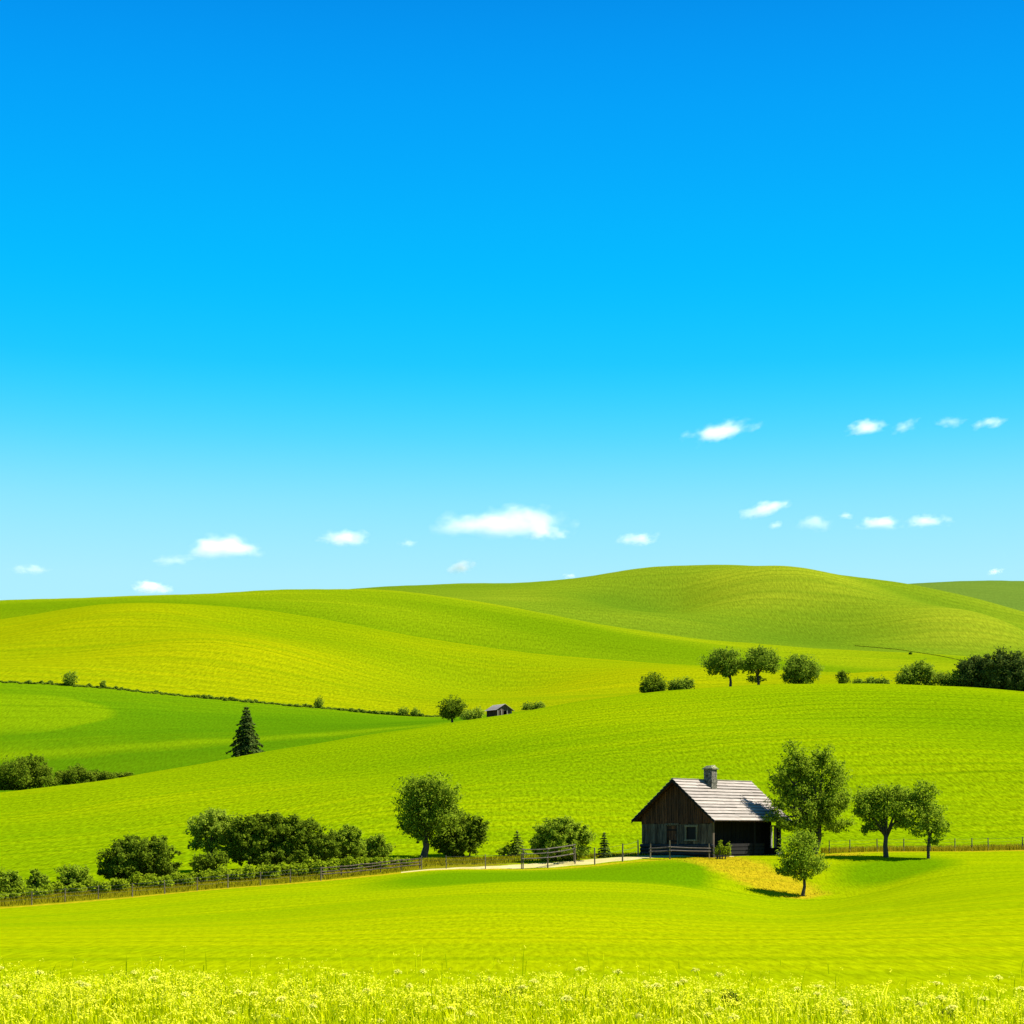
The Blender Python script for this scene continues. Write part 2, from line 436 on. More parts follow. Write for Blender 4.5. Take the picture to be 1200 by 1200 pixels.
Y['M1'] = spl({-250: 722, 0: 711, 350: 697, 430: 696, 500: 698, 600: 702, 700: 706, 800: 708, 850: 707, 900: 711, 1000: 722, 1100: 737, 1200: 755, 1500: 785})
Y['M2'] = spl({-500: 740, -250: 722, 0: 710, 350: 694, 430: 691, 520: 688, 600: 686, 660: 681, 700: 673, 750: 665, 800: 662, 850: 662, 900: 664, 950: 669, 1000: 674, 1050: 681, 1090: 688, 1130: 697, 1200: 716, 1400: 758, 1700: 800})
Y['M3'] = spl({-250: 732, 0: 724, 350: 710, 600: 702, 800: 685, 1000: 694, 1200: 728, 1500: 775})
Y['F'] = spl({-500: 745, 0: 730, 400: 712, 700: 700, 900: 706, 1000: 700, 1060: 694, 1100: 688.5, 1140: 686, 1200: 688, 1300: 694, 1600: 720})
CURVES = [  # name, depth, image height, rows up to the next line
    ('N0', const(20), None, 10), ('N1', const(28), None, 34), ('P2', const(50), Y['P2'], 40), ('P3', off(D_R, -31), Y['P3'], 26),
    ('B', off(D_R, -18), Y['B'], 44), ('R', D_R, Y['R'], 8), ('R2', off(D_R, 3.2), Y['R2'], 14), ('H0', off(D_R, 13), Y['H0'], 54),
    ('Cm', lambda x: D_C(x) * 0.45 + (D_R(x) + 13) * 0.55, Y['Cm'], 70), ('C', D_C, Y['C'], 14), ('dip', const(342), Y['dip'], 30), ('V', const(405), Y['V'], 34),
    ('Y0', const(480), Y['Y0'], 44), ('Y1', const(640), Y['Y1'], 44), ('Y2', const(800), Y['Y2'], 12), ('Y3', const(870), Y['Y3'], 16),
    ('G0', const(960), Y['G0'], 24), ('G1', const(1100), Y['G1'], 12), ('G2', const(1190), Y['G2'], 22), ('M1', const(1350), Y['M1'], 36),
    ('M2', const(1600), Y['M2'], 12), ('M3', const(1850), Y['M3'], 16), ('F', const(2600), Y['F'], 12), ('E', const(3400), None, 10), ('Z', const(9000), None, 0)]
CN = [c[0] for c in CURVES]

def control(xi):
    """control depths and heights (K,N) of the columns at image x = xi"""
    Dk = np.array([c[1](xi) for c in CURVES], float)
    Zk = np.zeros_like(Dk)
    for k, c in enumerate(CURVES):
        if c[0] in ('N0', 'N1'): Zk[k] = 0
        elif c[0] == 'E': Zk[k] = 190
        elif c[0] == 'Z': Zk[k] = 60
        else: Zk[k] = (HORIZ - c[2](xi)) / FPX * Dk[k] + CAM_Z
    return Dk, Zk

def fold_shade(X, Yd):
    """slope shading painted as tint: lighter swells, darker folds"""
    xi = CX + FPX * X / np.maximum(Yd, 20)
    m = np.sin(np.pi * np.clip((Yd - 1200) / 380, 0, 1)) * np.clip((xi - 560) / 160, 0, 1)
    z = m * (0.50 * np.sin(X / 62 + Yd / 95 + 1.0) + 0.34 * np.sin(X / 33 - Yd / 60 + .3))
    m = np.sin(np.pi * np.clip((Yd - 500) / 285, 0, 1))
    z = z + m * (0.22 * np.sin(X / 38 + Yd / 70 + 2.6) + 0.14 * np.sin(X / 19 - Yd / 48 + .4))
    m = np.sin(np.pi * np.clip((Yd - 880) / 210, 0, 1))
    z = z + m * 0.42 * np.sin(X / 55 + Yd / 46 + 1.0)
    m = np.sin(np.pi * np.clip((Yd - 140) / 150, 0, 1))
    return z + m * 0.18 * np.sin(X / 14 + Yd / 22 + 1.6)

def undulate(X, Yd):
    a = np.clip((Yd - 130) / 200, 0, 1)
    b = np.clip((Yd - 420) / 300, 0, 1)
    z = a * (0.22 * np.sin(X / 13 + Yd / 29 + 1) + 0.18 * np.sin(X / 31 - Yd / 17))
    z = z + b * 0.55 * (1.5 * np.sin(X / 61 + Yd / 83 + 2) + 1.1 * np.sin(X / 43 - Yd / 71 + .4) + 2.0 * np.sin(X / 140 + Yd / 190))
    m = np.sin(np.pi * np.clip((Yd - 1200) / 380, 0, 1)) ** 1.5 * np.clip((CX + FPX * X / np.maximum(Yd, 20) - 640) / 160, 0, 1)
    z = z + m * (14.0 * np.sin(X / 62 + Yd / 95 + 0.6) + 6.0 * np.sin(X / 33 - Yd / 60))
    m = np.sin(np.pi * np.clip((Yd - 500) / 285, 0, 1)) ** 1.5
    z = z + m * (3.2 * np.sin(X / 38 + Yd / 70 + 2.2) + 1.6 * np.sin(X / 19 - Yd / 48))
    m = np.sin(np.pi * np.clip((Yd - 140) / 120, 0, 1)) ** 1.5
    z = z + m * 0.6 * np.sin(X / 14 + Yd / 22 + 1.2)
    return z + 0.05 * np.sin(X / 3.1 + Yd / 7) * np.clip((Yd - 30) / 30, 0, 1)

def eval_cols(Dk, Zk, Dq):
    """heights at Dq (M,N) for columns with controls (K,N)"""
    m = pchip_slopes(Dk, Zk)
    i = np.clip((Dq[:, None, :] >= Dk[None, :, :]).sum(1) - 1, 0, len(Dk) - 2)
    j = np.arange(Dk.shape[1])[None, :]
    h = Dk[i + 1, j] - Dk[i, j]; s = np.clip((Dq - Dk[i, j]) / h, 0, 1)
    return ((2*s**3 - 3*s**2 + 1) * Zk[i, j] + (s**3 - 2*s**2 + s) * h * m[i, j] + (-2*s**3 + 3*s**2) * Zk[i+1, j] + (s**3 - s**2) * h * m[i+1, j])

def ground_z(X, Yd):
    X = np.atleast_1d(np.asarray(X, float)); Yd = np.atleast_1d(np.asarray(Yd, float))
    xi = CX + FPX * X / np.maximum(Yd, 20)
    Dk, Zk = control(xi)
    return eval_cols(Dk, Zk, np.maximum(Yd, 20)[None, :])[0] + undulate(X, Yd)

def gz(x, y): return float(ground_z(x, y)[0])

def hit(x, y, d0, d1, n=400):
    """first place between depths d0 and d1 where the sight line of photo point (x, y) meets the ground"""
    D = np.linspace(d0, d1, n)
    X = (x - CX) / FPX * D
    zr = (HORIZ - y) / FPX * D + CAM_Z
    g = ground_z(X, D)
    k = np.nonzero(g >= zr)[0]
    d = D[k[0]] if len(k) else D[np.argmin(np.abs(g - zr))]
    X = (x - CX) / FPX * d
    return Vector((X, d, gz(X, d)))

# --- the terrain sheets (neighbouring sheets share their border row)
u_px = np.unique(np.concatenate([np.linspace(-2600, -150, 60), np.linspace(-150, 1350, 430), np.linspace(1350, 3800, 60)]))
Dk, Zk = control(u_px)
rows, rowattr, seg = [], [], []
for k in range(len(CURVES) - 1):
    n = CURVES[k][3]
    for q in range(n):
        rows.append(Dk[k] + (Dk[k + 1] - Dk[k]) * q / n); seg.append(k)
rows.append(Dk[-1]); seg.append(len(CURVES) - 1)
Dq = np.array(rows)
Zq = np.concatenate([eval_cols(Dk, Zk, Dq[i:i + 60]) for i in range(0, len(Dq), 60)])
Xq = (u_px[None, :] - CX) / FPX * Dq
Zq = Zq + undulate(Xq, Dq)
rowm = np.repeat(Dq[:, 200:400].mean(1)[:, None], len(u_px), 1) + 0.25 * (Zq - Zq.mean(1)[:, None]) * (Dq > 300)
pre_y = np.array([-60.0, -20.0, 0.0, 12.0])
Xq = np.concatenate([(u_px[None, :] - CX) / FPX * np.full((4, 1), 20.0), Xq])
Dq = np.concatenate([np.repeat(pre_y[:, None], len(u_px), 1), Dq])
Zq = np.concatenate([np.zeros((4, len(u_px))), Zq])
rowm = np.concatenate([np.repeat(pre_y[:, None], len(u_px), 1), rowm])
CREST = dict(N0=.75, N1=.75, P2=.85, P3=.6, B=.45, R=.7, R2=.7, H0=.5, Cm=.42, C=1.05, dip=.05, V=.35, Y0=.8, Y1=.85, Y2=.95, Y3=.25, G0=.42, G1=1.0, G2=.2, M1=.5, M2=.75, M3=.2, F=.6, E=.4, Z=.4)  # shading put into colour: bright crest rims, darker hollows
cval = []
for k in range(len(CURVES) - 1):
    c0, c1, n = CREST[CN[k]], CREST[CN[k + 1]], CURVES[k][3]
    for q in range(n):
        w = q / n
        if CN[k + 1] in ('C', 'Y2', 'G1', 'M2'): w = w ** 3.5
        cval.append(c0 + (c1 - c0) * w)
cval = np.array([.75] * 4 + cval + [.4])
seg = np.array([0] * 4 + seg)

def in_poly(px, py, poly):
    r = np.zeros(px.shape, bool)
    n = len(poly)
    for i in range(n):
        x0, y0 = poly[i]; x1, y1 = poly[(i + 1) % n]
        c = ((y0 > py) != (y1 > py)) & (px < (x1 - x0) * (py - y0) / (y1 - y0 + 1e-9) + x0)
        r ^= c
    return r

def dry_mask(X, Yd):
    """dry bank below the farmhouse and the thin dry strip along the track"""
    xi = CX + FPX * X / np.maximum(Yd, 20)
    t = Yd - D_R(xi)
    top, bot = 0.4, -13.5
    # centre of the dry tongue moves right as it comes down the bank
    cx = np.interp(t, [-16, -13, -10, -5, 0, 2], [940, 925, 900, 862, 830, 815])
    hw = np.interp(t, [-16, -13.5, -10, -5, 0, 1.5], [10, 50, 56, 50, 52, 70])
    a = np.clip(1.35 - np.abs(xi - cx) / hw, 0, 1) * np.clip((t + 17) / 3, 0, 1) * np.clip((2.2 - t) / 1.0, 0, 1)
    strip = np.clip(1 - np.abs(t - 0.2) / 1.6, 0, 1) * np.clip((640 - xi) / 60, 0, 1)
    b2 = np.clip(1 - np.abs(t + 0.7) / 1.5, 0, 1) * np.clip((xi - 560) / 60, 0, 1) * np.clip((830 - xi) / 40, 0, 1)
    right = np.clip(1 - np.abs(t - 3.5) / 2.2, 0, 1) * np.clip((xi - 965) / 30, 0, 1)
    nearR = np.clip(1.2 - np.hypot((xi - 985) / 45, (t - 1.5) / 2.5), 0, 1)
    return np.clip(np.maximum.reduce([a, strip, b2 * 0.8, right * 0.9, nearR]), 0, 1)

def sheet(name, k0, k1, mat, label, dry=False):
    a = np.nonzero(seg >= CN.index(k0))[0][0] if k0 != 'N0' else 0
    b = np.nonzero(seg >= CN.index(k1))[0][0]
    Xs, Ds, Zs, Rs = Xq[a:b + 1], Dq[a:b + 1], Zq[a:b + 1], rowm[a:b + 1]
    nr, nc = Xs.shape
    v = np.stack([Xs, Ds, Zs], -1).reshape(-1, 3)
    i = np.arange((nr - 1) * nc).reshape(nr - 1, nc)[:, :-1].ravel()
    o = mesh_np(name, v, np.stack([i, i + 1, i + nc + 1, i + nc], 1), mat, smooth=True)
    at = o.data.attributes.new('row', 'FLOAT', 'POINT'); at.data.foreach_set('value', Rs.ravel().astype(np.float32))
    at = o.data.attributes.new('crest', 'FLOAT', 'POINT'); at.data.foreach_set('value', (np.repeat(cval[a:b + 1], nc) + fold_shade(Xs.ravel(), Ds.ravel())).astype(np.float32))
    if dry:
        dm = dry_mask(Xs.ravel(), Ds.ravel())
        at = o.data.attributes.new('dry', 'FLOAT', 'POINT'); at.data.foreach_set('value', dm.astype(np.float32))
        xi = CX + FPX * Xs.ravel() / np.maximum(Ds.ravel(), 20); tt = Ds.ravel() - D_R(xi)
        vm = np.clip((tt + 0.3) / 1.0, 0, 1) * np.clip((640 - xi) / 90, 0, 1)
        lu = np.clip(1 - np.abs((tt + 11) / 10.5) ** 3, 0, 1) * np.clip((xi - 380) / 140, 0, 1) * np.clip((850 - xi) / 40, 0, 1)
        lr = np.clip(1 - np.hypot((xi - 1050) / 95, (tt + 7) / 7.5) ** 2, 0, 1)
        at = o.data.attributes.new('deep_green', 'FLOAT', 'POINT'); at.data.foreach_set('value', np.maximum(lu, lr).astype(np.float32))  # deeper green band below the track and a patch further right
        at = o.data.attributes.new('verge', 'FLOAT', 'POINT'); at.data.foreach_set('value', vm.astype(np.float32))
    if name == 'valley_field':
        xi = CX + FPX * Xs.ravel() / Ds.ravel(); d = Ds.ravel()
        tongue = np.clip((150 - 70 * ((d - 437) / 22) ** 2 - xi) / 25, 0, 1) * np.exp(-((d - 437) / 26) ** 4)
        band = 0.8 * np.exp(-((d - 390 + 0.01 * (xi - 200)) / 9) ** 2) + 0.35 * np.exp(-((d - 404) / 4) ** 2)
        at = o.data.attributes.new('pale', 'FLOAT', 'POINT'); at.data.foreach_set('value', np.maximum(tongue * .8, band * .8).astype(np.float32))
    return tag(o, label, 'ground', None, 'structure')

sheet('meadow_field', 'N0', 'H0', M['meadow'], 'bright green crop field sloping up to the farmhouse track', dry=True)
sheet('near_hill', 'H0', 'dip', M['near_hill'], 'smooth bright green hill rising behind the farmhouse')
sheet('valley_field', 'dip', 'Y0', M['valley'], 'deep green hollow field behind the near hill')
sheet('yellow_hill', 'Y0', 'Y3', M['yellow_hill'], 'yellow green hill above the thin hedgerow')
sheet('ridge_hill', 'Y3', 'G2', M['ridge_hill'], 'light green ridge between the yellow hill and the main hilltop')
sheet('main_hill', 'G2', 'M3', M['far_hill'], 'broad green hilltop on the skyline')
sheet('distant_hill', 'M3', 'Z', M['last_hill'], 'paler distant hill beyond the main hilltop')
g = 12000
tag(mesh_np('ground', [(-g, -g, -25), (g, -g, -25), (g, g, -25), (-g, g, -25)], np.array([[0, 1, 2, 3]]), M['soil']), 'plain green land under and around the hills', 'ground', None, 'structure')

# the pale track beside the fence, draped on the ground
def ribbon(name, xs, lo, hi, mat, lift=0.03, nacross=5):
    vs_, n = [], len(xs)
    for x in xs:
        for q in range(nacross):
            d = float(D_R(x)) + lo(x) + (hi(x) - lo(x)) * q / (nacross - 1)
            X = (x - CX) / FPX * d
            vs_.append((X, d, gz(X, d) + (lift if 0 < q < nacross - 1 else -0.05)))
    i = np.arange((n - 1) * nacross).reshape(n - 1, nacross)[:, :-1].ravel()
    return mesh_np(name, np.array(vs_), np.stack([i, i + nacross, i + nacross + 1, i + 1], 1), mat, smooth=True)
xs = np.arange(470, 862, 2.0)
plo = lambda x: float(np.interp(x, [470, 560, 612, 700, 760, 862], [0.0, 0.1, 0.3, 0.2, 0.5, 1.4])) + 0.12 * math.sin(x / 7.0)
phi = lambda x: float(np.interp(x, [470, 560, 612, 700, 790, 830, 862], [0.7, 2.2, 3.1, 3.1, 3.0, 2.3, 1.6])) + 0.12 * math.sin(x / 5.0 + 1)
tag(ribbon('path', xs, plo, phi, M['path']), 'pale gravel track leading up to the farmhouse', 'path', None, 'structure')

# ------------------------------------------------------------------ vegetation builders
def leaf_quads(P, N, size, rng, aspect=0.6):
    """rhombic leaves at P with normals N"""
    n = len(P)
    N = N / (np.linalg.norm(N, axis=1, keepdims=True) + 1e-9)
    a = rng.normal(size=(n, 3)); a -= (a * N).sum(1, keepdims=True) * N
    a /= np.linalg.norm(a, axis=1, keepdims=True) + 1e-9
    b = np.cross(N, a)
    s = (size * rng.uniform(0.65, 1.35, n))[:, None]
    V = np.stack([P - a * s, P + b * s * aspect, P + a * s, P - b * s * aspect], 1).reshape(-1, 3)
    F = np.arange(4 * n).reshape(n, 4)
    return V, F

def foliage(lobes, leaf, count, rng, clump=0.26, up=0.35, spray=0.75):
    """lobes: (cx,cy,cz,rx,ry,rz) local metres -> leaf mesh arrays: twigs with soft leaf clouds, spread through the crown"""
    P, N = [], []
    vol = np.array([l[3] * l[5] for l in lobes]); vol = vol / vol.sum()
    for L, w in zip(lobes, vol):
        c = np.array(L[:3]); r = np.array(L[3:])
        rm = float(np.sqrt(r[0] * r[2]))
        ncl = int(max(14, 170 * (w ** 0.5)))
        d = rng.normal(size=(ncl, 3)); d /= np.linalg.norm(d, axis=1, keepdims=True)
        rad = rng.uniform(0, 1, ncl) ** 0.42 * 0.94
        spill = rng.uniform(size=ncl) < 0.22
        rad = np.where(spill, rng.uniform(0.92, 1.12, ncl), rad)
        cc = c + d * rad[:, None] * r
        cr = rm * clump * 0.62 * rng.uniform(0.5, 1.5, ncl) * np.where(spill, 0.8, 1)
        wt = cr ** 1.6; wt = wt / wt.sum()
        nl = np.maximum(3, (count * w * wt)).astype(int)
        for k in range(ncl):
            n = nl[k]
            q = rng.normal(size=(n, 3)) * 0.62
            tw = d[k] * np.array([1, 1, 0.6]) + np.array([0, 0, 0.55]) + rng.normal(size=3) * 0.3
            along = rng.uniform(-1, 1, n)[:, None] * tw * spray
            P.append(cc[k] + (q * np.array([1, 1, .8]) + along) * cr[k])
            qn = q / (np.linalg.norm(q, axis=1, keepdims=True) + 1e-6)
            N.append(qn * 0.45 + d[k] * 0.5 + np.array([0, 0, up]) + rng.normal(size=(n, 3)) * 0.55)
    return leaf_quads(np.concatenate(P), np.concatenate(N), leaf, rng)

def woody(root, tops, h, r0, fork, rng, mat, name='trunk'):
    mb = MB()
    lean = rng.uniform(-0.04, 0.04, 2) * h
    f = Vector((lean[0], lean[1], h * fork))
    mb.tube([(0, 0, -0.35), (0, 0, 0.12), tuple(f * 0.5 + Vector((rng.uniform(-.03, .03) * h, 0, 0))), tuple(f)], [r0 * 1.5, r0 * 1.1, r0 * 0.9, r0 * 0.8], 8, 0.15)
    for tp in tops:
        tp = Vector(tp)
        mid = f.lerp(tp, 0.5) + Vector((rng.uniform(-.05, .05) * h, rng.uniform(-.05, .05) * h, 0.05 * h))
        st = Vector((0, 0, 0)).lerp(f, rng.uniform(0.82, 1.0))
        mb.tube([tuple(st), tuple(mid), tuple(tp)], [r0 * 0.62, r0 * 0.4, r0 * 0.1], 6, 0.1)
        for q in range(3):
            s2 = mid.lerp(tp, rng.uniform(0.1, 0.7))
            e2 = s2 + Vector(rng.normal(size=3)) * 0.06 * h + Vector((0, 0, 0.04 * h))
            mb.tube([tuple(s2), tuple(e2)], [r0 * 0.25, r0 * 0.06], 5)
    return mb.build(name, mat, root, smooth=True)

SEED = [100]
def plant(name, label, cat, bx, by, D, lobes, mat, trunk_px=0, fork=0.35, leaf_px=2.0, dens=1.5, clump=0.26, group=None, up=0.35, parts=True, depth=0.95, base=None, sink=0.0, spray=0.75):
    """tree or bush. lobes (cx, cy, rx, ry[, depth offset]) are outlines in photo pixels round the base point; D = (d0, d1) depth range of the foot, or a depth"""
    SEED[0] += 1
    rng = np.random.default_rng(SEED[0])
    if base is None:
        if isinstance(D, tuple): base = hit(bx, by, *D)
        else:
            X = (bx - CX) / FPX * D
            base = Vector((X, D, gz(X, D)))
    k = base.y / FPX
    foot_y = HORIZ - (base.z - CAM_Z) / k
    L, area = [], 0
    for i, l in enumerate(lobes):
        cx, cy, rx, ry = l[:4]
        rx, ry = rx * 1.05, ry * 1.04
        dy = l[4] * k if len(l) > 4 else rng.uniform(-0.3, 0.3) * rx * k
        L.append(((cx - bx) * k, dy, (foot_y - cy) * k, rx * k, (rx * depth) * k, ry * k))
        area += math.pi * rx * ry
    V, F = foliage(L, leaf_px * k * 0.78, area * dens * 1.5, rng, clump, up, spray)
    V[:, 2] = np.maximum(V[:, 2], 0.02 - sink)
    if not parts:
        o = mesh_np(name, V, F, mat, loc=base)
        return tag(o, label, cat, group)
    root = empty(name, base)
    tag(root, label, cat, group)
    mesh_np('crown' if trunk_px else 'foliage', V, F, mat, root)
    top = max(l[2] for l in L)
    if trunk_px:
        woody(root, [(l[0] * .92, l[1] * .92, l[2]) for l in L], top, trunk_px * k * 0.5, fork, rng, M['bark'])
    else:
        mb = MB()
        for q in range(6):
            l = L[q % len(L)]
            e = Vector((l[0] + rng.uniform(-.4, .4) * l[3], l[1] + rng.uniform(-.4, .4) * l[4], l[2] + l[5] * 0.35))
            s0 = Vector((e.x * 0.45, e.y * 0.45, -0.2))
            mb.tube([tuple(s0), tuple(s0.lerp(e, 0.5) + Vector((0, 0, 0.05 * e.z))), tuple(e)], [0.05 + 0.01 * e.z, 0.04, 0.012], 5, 0.1)
        mb.build('stem', M['bark'], root)
    return root

def conifer(name, label, bx, by, D, w_px, h_px, mat, tiers, leaf_px=1.6, dens=1.0, group=None, trunk_px=3, bare=0.06, ragged=0.25):
    SEED[0] += 1
    rng = np.random.default_rng(SEED[0])
    base = hit(bx, by, *D) if isinstance(D, tuple) else Vector(((bx - CX) / FPX * D, D, gz((bx - CX) / FPX * D, D)))
    k = base.y / FPX
    Hh, Rr = h_px * k, w_px * k / 2
    P, N = [], []
    for i in range(tiers):
        t = bare + (1 - bare) * (i / tiers) ** 0.92
        z = t * Hh
        r = Rr * (1 - t) ** 0.82 * (1.12 if i % 2 else 0.9) + 0.03 * Rr
        nb = int(7 + 7 * (1 - t))
        for b in range(nb):
            a = 2 * math.pi * (b + rng.uniform(-.35, .35)) / nb + i * 0.7
            rl = r * rng.uniform(1 - ragged, 1 + ragged * 0.6)
            n = int(max(6, dens * 34 * (1 - t) + 5))
            s = rng.uniform(0.08, 1, n) ** 0.75
            wd = (1 - s) * 0.26 * rl + 0.05 * rl
            side = rng.normal(size=n) * wd
            px = math.cos(a) * s * rl - math.sin(a) * side
            py = math.sin(a) * s * rl + math.cos(a) * side
            pz = z + 0.10 * rl * np.sin(s * 2.2) - 0.30 * rl * s ** 2 - np.abs(rng.normal(size=n)) * 0.035 * Rr
            P.append(np.stack([px, py, pz], 1))
            N.append(np.stack([math.cos(a) * 0.35 + rng.normal(size=n) * .4, math.sin(a) * 0.35 + rng.normal(size=n) * .4, 0.8 + rng.normal(size=n) * .3], 1))
    P = np.concatenate(P); P[:, 2] = np.clip(P[:, 2], 0.05, Hh)
    V, F = leaf_quads(P, np.concatenate(N), leaf_px * k, rng, 0.42)
    root = empty(name, base)
    tag(root, label, 'tree', group)
    mesh_np('crown', V, F, mat, root)
    mb = MB()
    mb.tube([(0, 0, -0.3), (0, 0, Hh * 0.5), (0, 0, Hh * 0.97)], [trunk_px * k * 0.5, trunk_px * k * 0.33, 0.02], 7, 0.1)
    mb.build('trunk', M['bark'], root, smooth=True)
    return root

def blades(P, h, w, rng, lean=0.35, segs=2):
    """thin bent blades at P (n,3)"""
    n = len(P)
    a = rng.uniform(0, 2 * math.pi, n)
    dirv = np.stack([np.cos(a), np.sin(a), np.zeros(n)], 1)
    b = a + rng.uniform(0.8, 2.3, n)
    ld = np.stack([np.cos(b), np.sin(b), np.zeros(n)], 1) * (rng.uniform(0.05, 1, n) * lean * h)[:, None]
    w = (w * rng.uniform(0.6, 1.4, n))[:, None] * dirv
    up = np.array([0, 0, 1.0])
    mid = P + up * (h * 0.6)[:, None] + ld * 0.3
    tip = P + up * (h * rng.uniform(0.85, 1, n))[:, None] + ld
    V = np.stack([P - w, P + w, mid - w * 0.75, mid + w * 0.75, tip], 1).reshape(-1, 3)
    i = np.arange(n)[:, None] * 5
    return V, [np.concatenate([i, i + 1, i + 3, i + 2], 1), np.concatenate([i + 2, i + 3, i + 4], 1)], tip

# ------------------------------------------------------------------ farmhouse
def farmhouse():
    D0 = 122.0
    bx = 795.5
    Xc = (bx - CX) / FPX * D0
    zb = (HORIZ - 1003.0) / FPX * D0 + CAM_Z
    root = empty('farmhouse', (Xc, D0 + 1.5, zb), R_(50))       # local +x runs back along the ridge, local -y faces the porch side
    tag(root, 'old dark timber farmhouse with pale board roof and stone chimney', 'house')
    rnd = random.Random(5)
    HW, LEN = 3.08, 9.4         # half width of the gable wall, length
    EAVE_Y, RIDGE_Z, EAVE_Z = 3.62, 5.55, 2.52
    slope = (RIDGE_Z - EAVE_Z) / EAVE_Y
    roof_z = lambda y: RIDGE_Z - abs(y) * slope
    # front gable: upper vertical boards, each its own strip in one mesh
    mb = MB()
    n = 30
    for i in range(n):
        y0, y1 = -HW + 2 * HW * i / n + 0.012, -HW + 2 * HW * (i + 1) / n - 0.012
        dx = rnd.uniform(0, 0.035)
        zlow = 2.32 + rnd.uniform(-0.05, 0.05)
        zt0, zt1 = roof_z(y0) - 0.16, roof_z(y1) - 0.16
        mb.hexa([(-0.06 - dx, y0, zlow), (0.0, y0, zlow), (0.0, y1, zlow), (-0.06 - dx, y1, zlow), (-0.06 - dx, y0, zt0), (0.0, y0, zt0), (0.0, y1, zt1), (-0.06 - dx, y1, zt1)])
    mb.build('gable_boards', M['old_wood'], root)
    # lower grey boards with door and window openings left free
    mb = MB()
    n = 26
    for i in range(n):
        y0, y1 = -HW + 2 * HW * i / n + 0.01, -HW + 2 * HW * (i + 1) / n - 0.01
        dx = rnd.uniform(0, 0.03)
        yc = (y0 + y1) / 2
        spans = [(0.85, 2.30)]
        if -0.1 < yc < 0.85: spans = [(2.16, 2.30)]
        if -1.75 < yc < -0.82: spans = [(0.85, 1.18), (2.05, 2.30)]
        for a, b in spans:
            mb.box(-0.03 - dx, 0.04, y0, y1, a + rnd.uniform(-.01, .01), b)
    mb.build('wall', M['grey_wood'], root)
    mb = MB()                                                  # log sill courses
    for q in range(4):
        z = -0.25 + q * 0.27
        pts = [(-0.02 + rnd.uniform(-.02, .02), -HW - 0.12 + (2 * HW + 0.24) * s / 6, z + 0.13) for s in range(7)]
        mb.tube(pts, [0.135] * 7, 8, 0.08)
    mb.build('log_base', M['log_wood'], root)
    # core, far side wall, back wall, recessed porch wall
    mb = MB()
    mb.box(0.06, LEN, HW - 0.14, HW, -0.4, roof_z(HW) - 0.14)
    mb.build('rear_wall', M['grey_wood'], root)
    mb = MB()
    mb.hexa([(LEN - 0.12, -HW + 1.5, -0.4), (LEN, -HW + 1.5, -0.4), (LEN, HW - 0.16, -0.4), (LEN - 0.12, HW - 0.16, -0.4),
             (LEN - 0.12, -HW + 1.5, 2.6), (LEN, -HW + 1.5, 2.6), (LEN, HW - 0.16, 2.6), (LEN - 0.12, HW - 0.16, 2.6)])
    mb.poly([(LEN - 0.05, -HW, 2.6), (LEN - 0.05, HW - 0.16, 2.6), (LEN - 0.05, 0, RIDGE_Z - 0.2)])
    mb.build('back_gable', M['old_wood'], root)
    mb = MB()
    n = 34
    for i in range(n):
        x0, x1 = 0.08 + (LEN - 0.2) * i / n + 0.008, 0.08 + (LEN - 0.2) * (i + 1) / n - 0.008
        mb.box(x0, x1, -HW + 1.42 - rnd.uniform(0, .03), -HW + 1.55, -0.4, 3.4)
    mb.build('porch_wall', M['dark_wood'], root)
    mb = MB()
    mb.box(0.08, LEN - 0.1, -HW + 0.02, -HW + 1.4, -0.5, 0.02)
    mb.build('porch_floor', M['dark_wood'], root)
    mb = MB()                                                  # porch ceiling joist board closes the dark space
    mb.box(0.08, LEN - 0.15, -HW + 0.1, -HW + 1.4, 2.66, 2.74)
    mb.build('porch_ceiling', M['dark_wood'], root)
    for x, w in ((0.10, 0.11), (LEN - 0.2, 0.10), (5.6, 0.08)):
        mb = MB()
        mb.box(x - w, x + w, -HW - 0.03, -HW + 2 * w - 0.03, -0.4, 2.72)
        mb.build('post', M['grey_wood' if x < 5 else 'dark_wood'], root)
    mb = MB(); mb.box(0.05, LEN, -HW - 0.05, -HW + 0.13, 2.73, 2.9); mb.build('eave_beam', M['dark_wood'], root)
    # boarded half wall of the porch, its deep shade put into near-black wood
    mb = MB()
    for q in range(3):
        mb.box(2.2, 7.0, -HW + 0.04, -HW + 0.10, 0.10 + q * 0.27, 0.32 + q * 0.27)
    mb.build('porch_rail', M['dark_wood'], root)
    # end wall stub with a pale framed opening
    mb = MB()
    mb.box(LEN - 0.1, LEN - 0.02, -HW + 0.16, -HW + 0.42, 0.02, 2.66)
    mb.box(LEN - 0.1, LEN - 0.02, -HW + 0.86, -HW + 1.5, -0.2, 2.72)
    mb.box(LEN - 0.1, LEN - 0.02, -HW + 0.42, -HW + 0.86, 0.02, 0.5)
    mb.build('end_wall', M['dark_wood'], root)
    mb = MB()
    mb.box(LEN - 0.16, LEN + 0.02, -HW + 0.36, -HW + 0.44, 0.5, 2.2)
    mb.box(LEN - 0.16, LEN + 0.02, -HW + 0.80, -HW + 0.90, 0.5, 2.2)
    mb.box(LEN - 0.16, LEN + 0.02, -HW + 0.44, -HW + 0.80, 2.1, 2.2)
    mb.box(LEN - 0.6, LEN + 0.1, -HW - 0.1, -HW + 0.1, -0.05, 0.2)
    mb.build('opening_frame', M['pale_wood'], root)
    mb = MB(); mb.box(LEN - 0.06, LEN - 0.03, -HW + 0.44, -HW + 0.64, 0.5, 2.1); mb.build('shutter', M['pale_wood'], root)
    # door
    mb = MB()
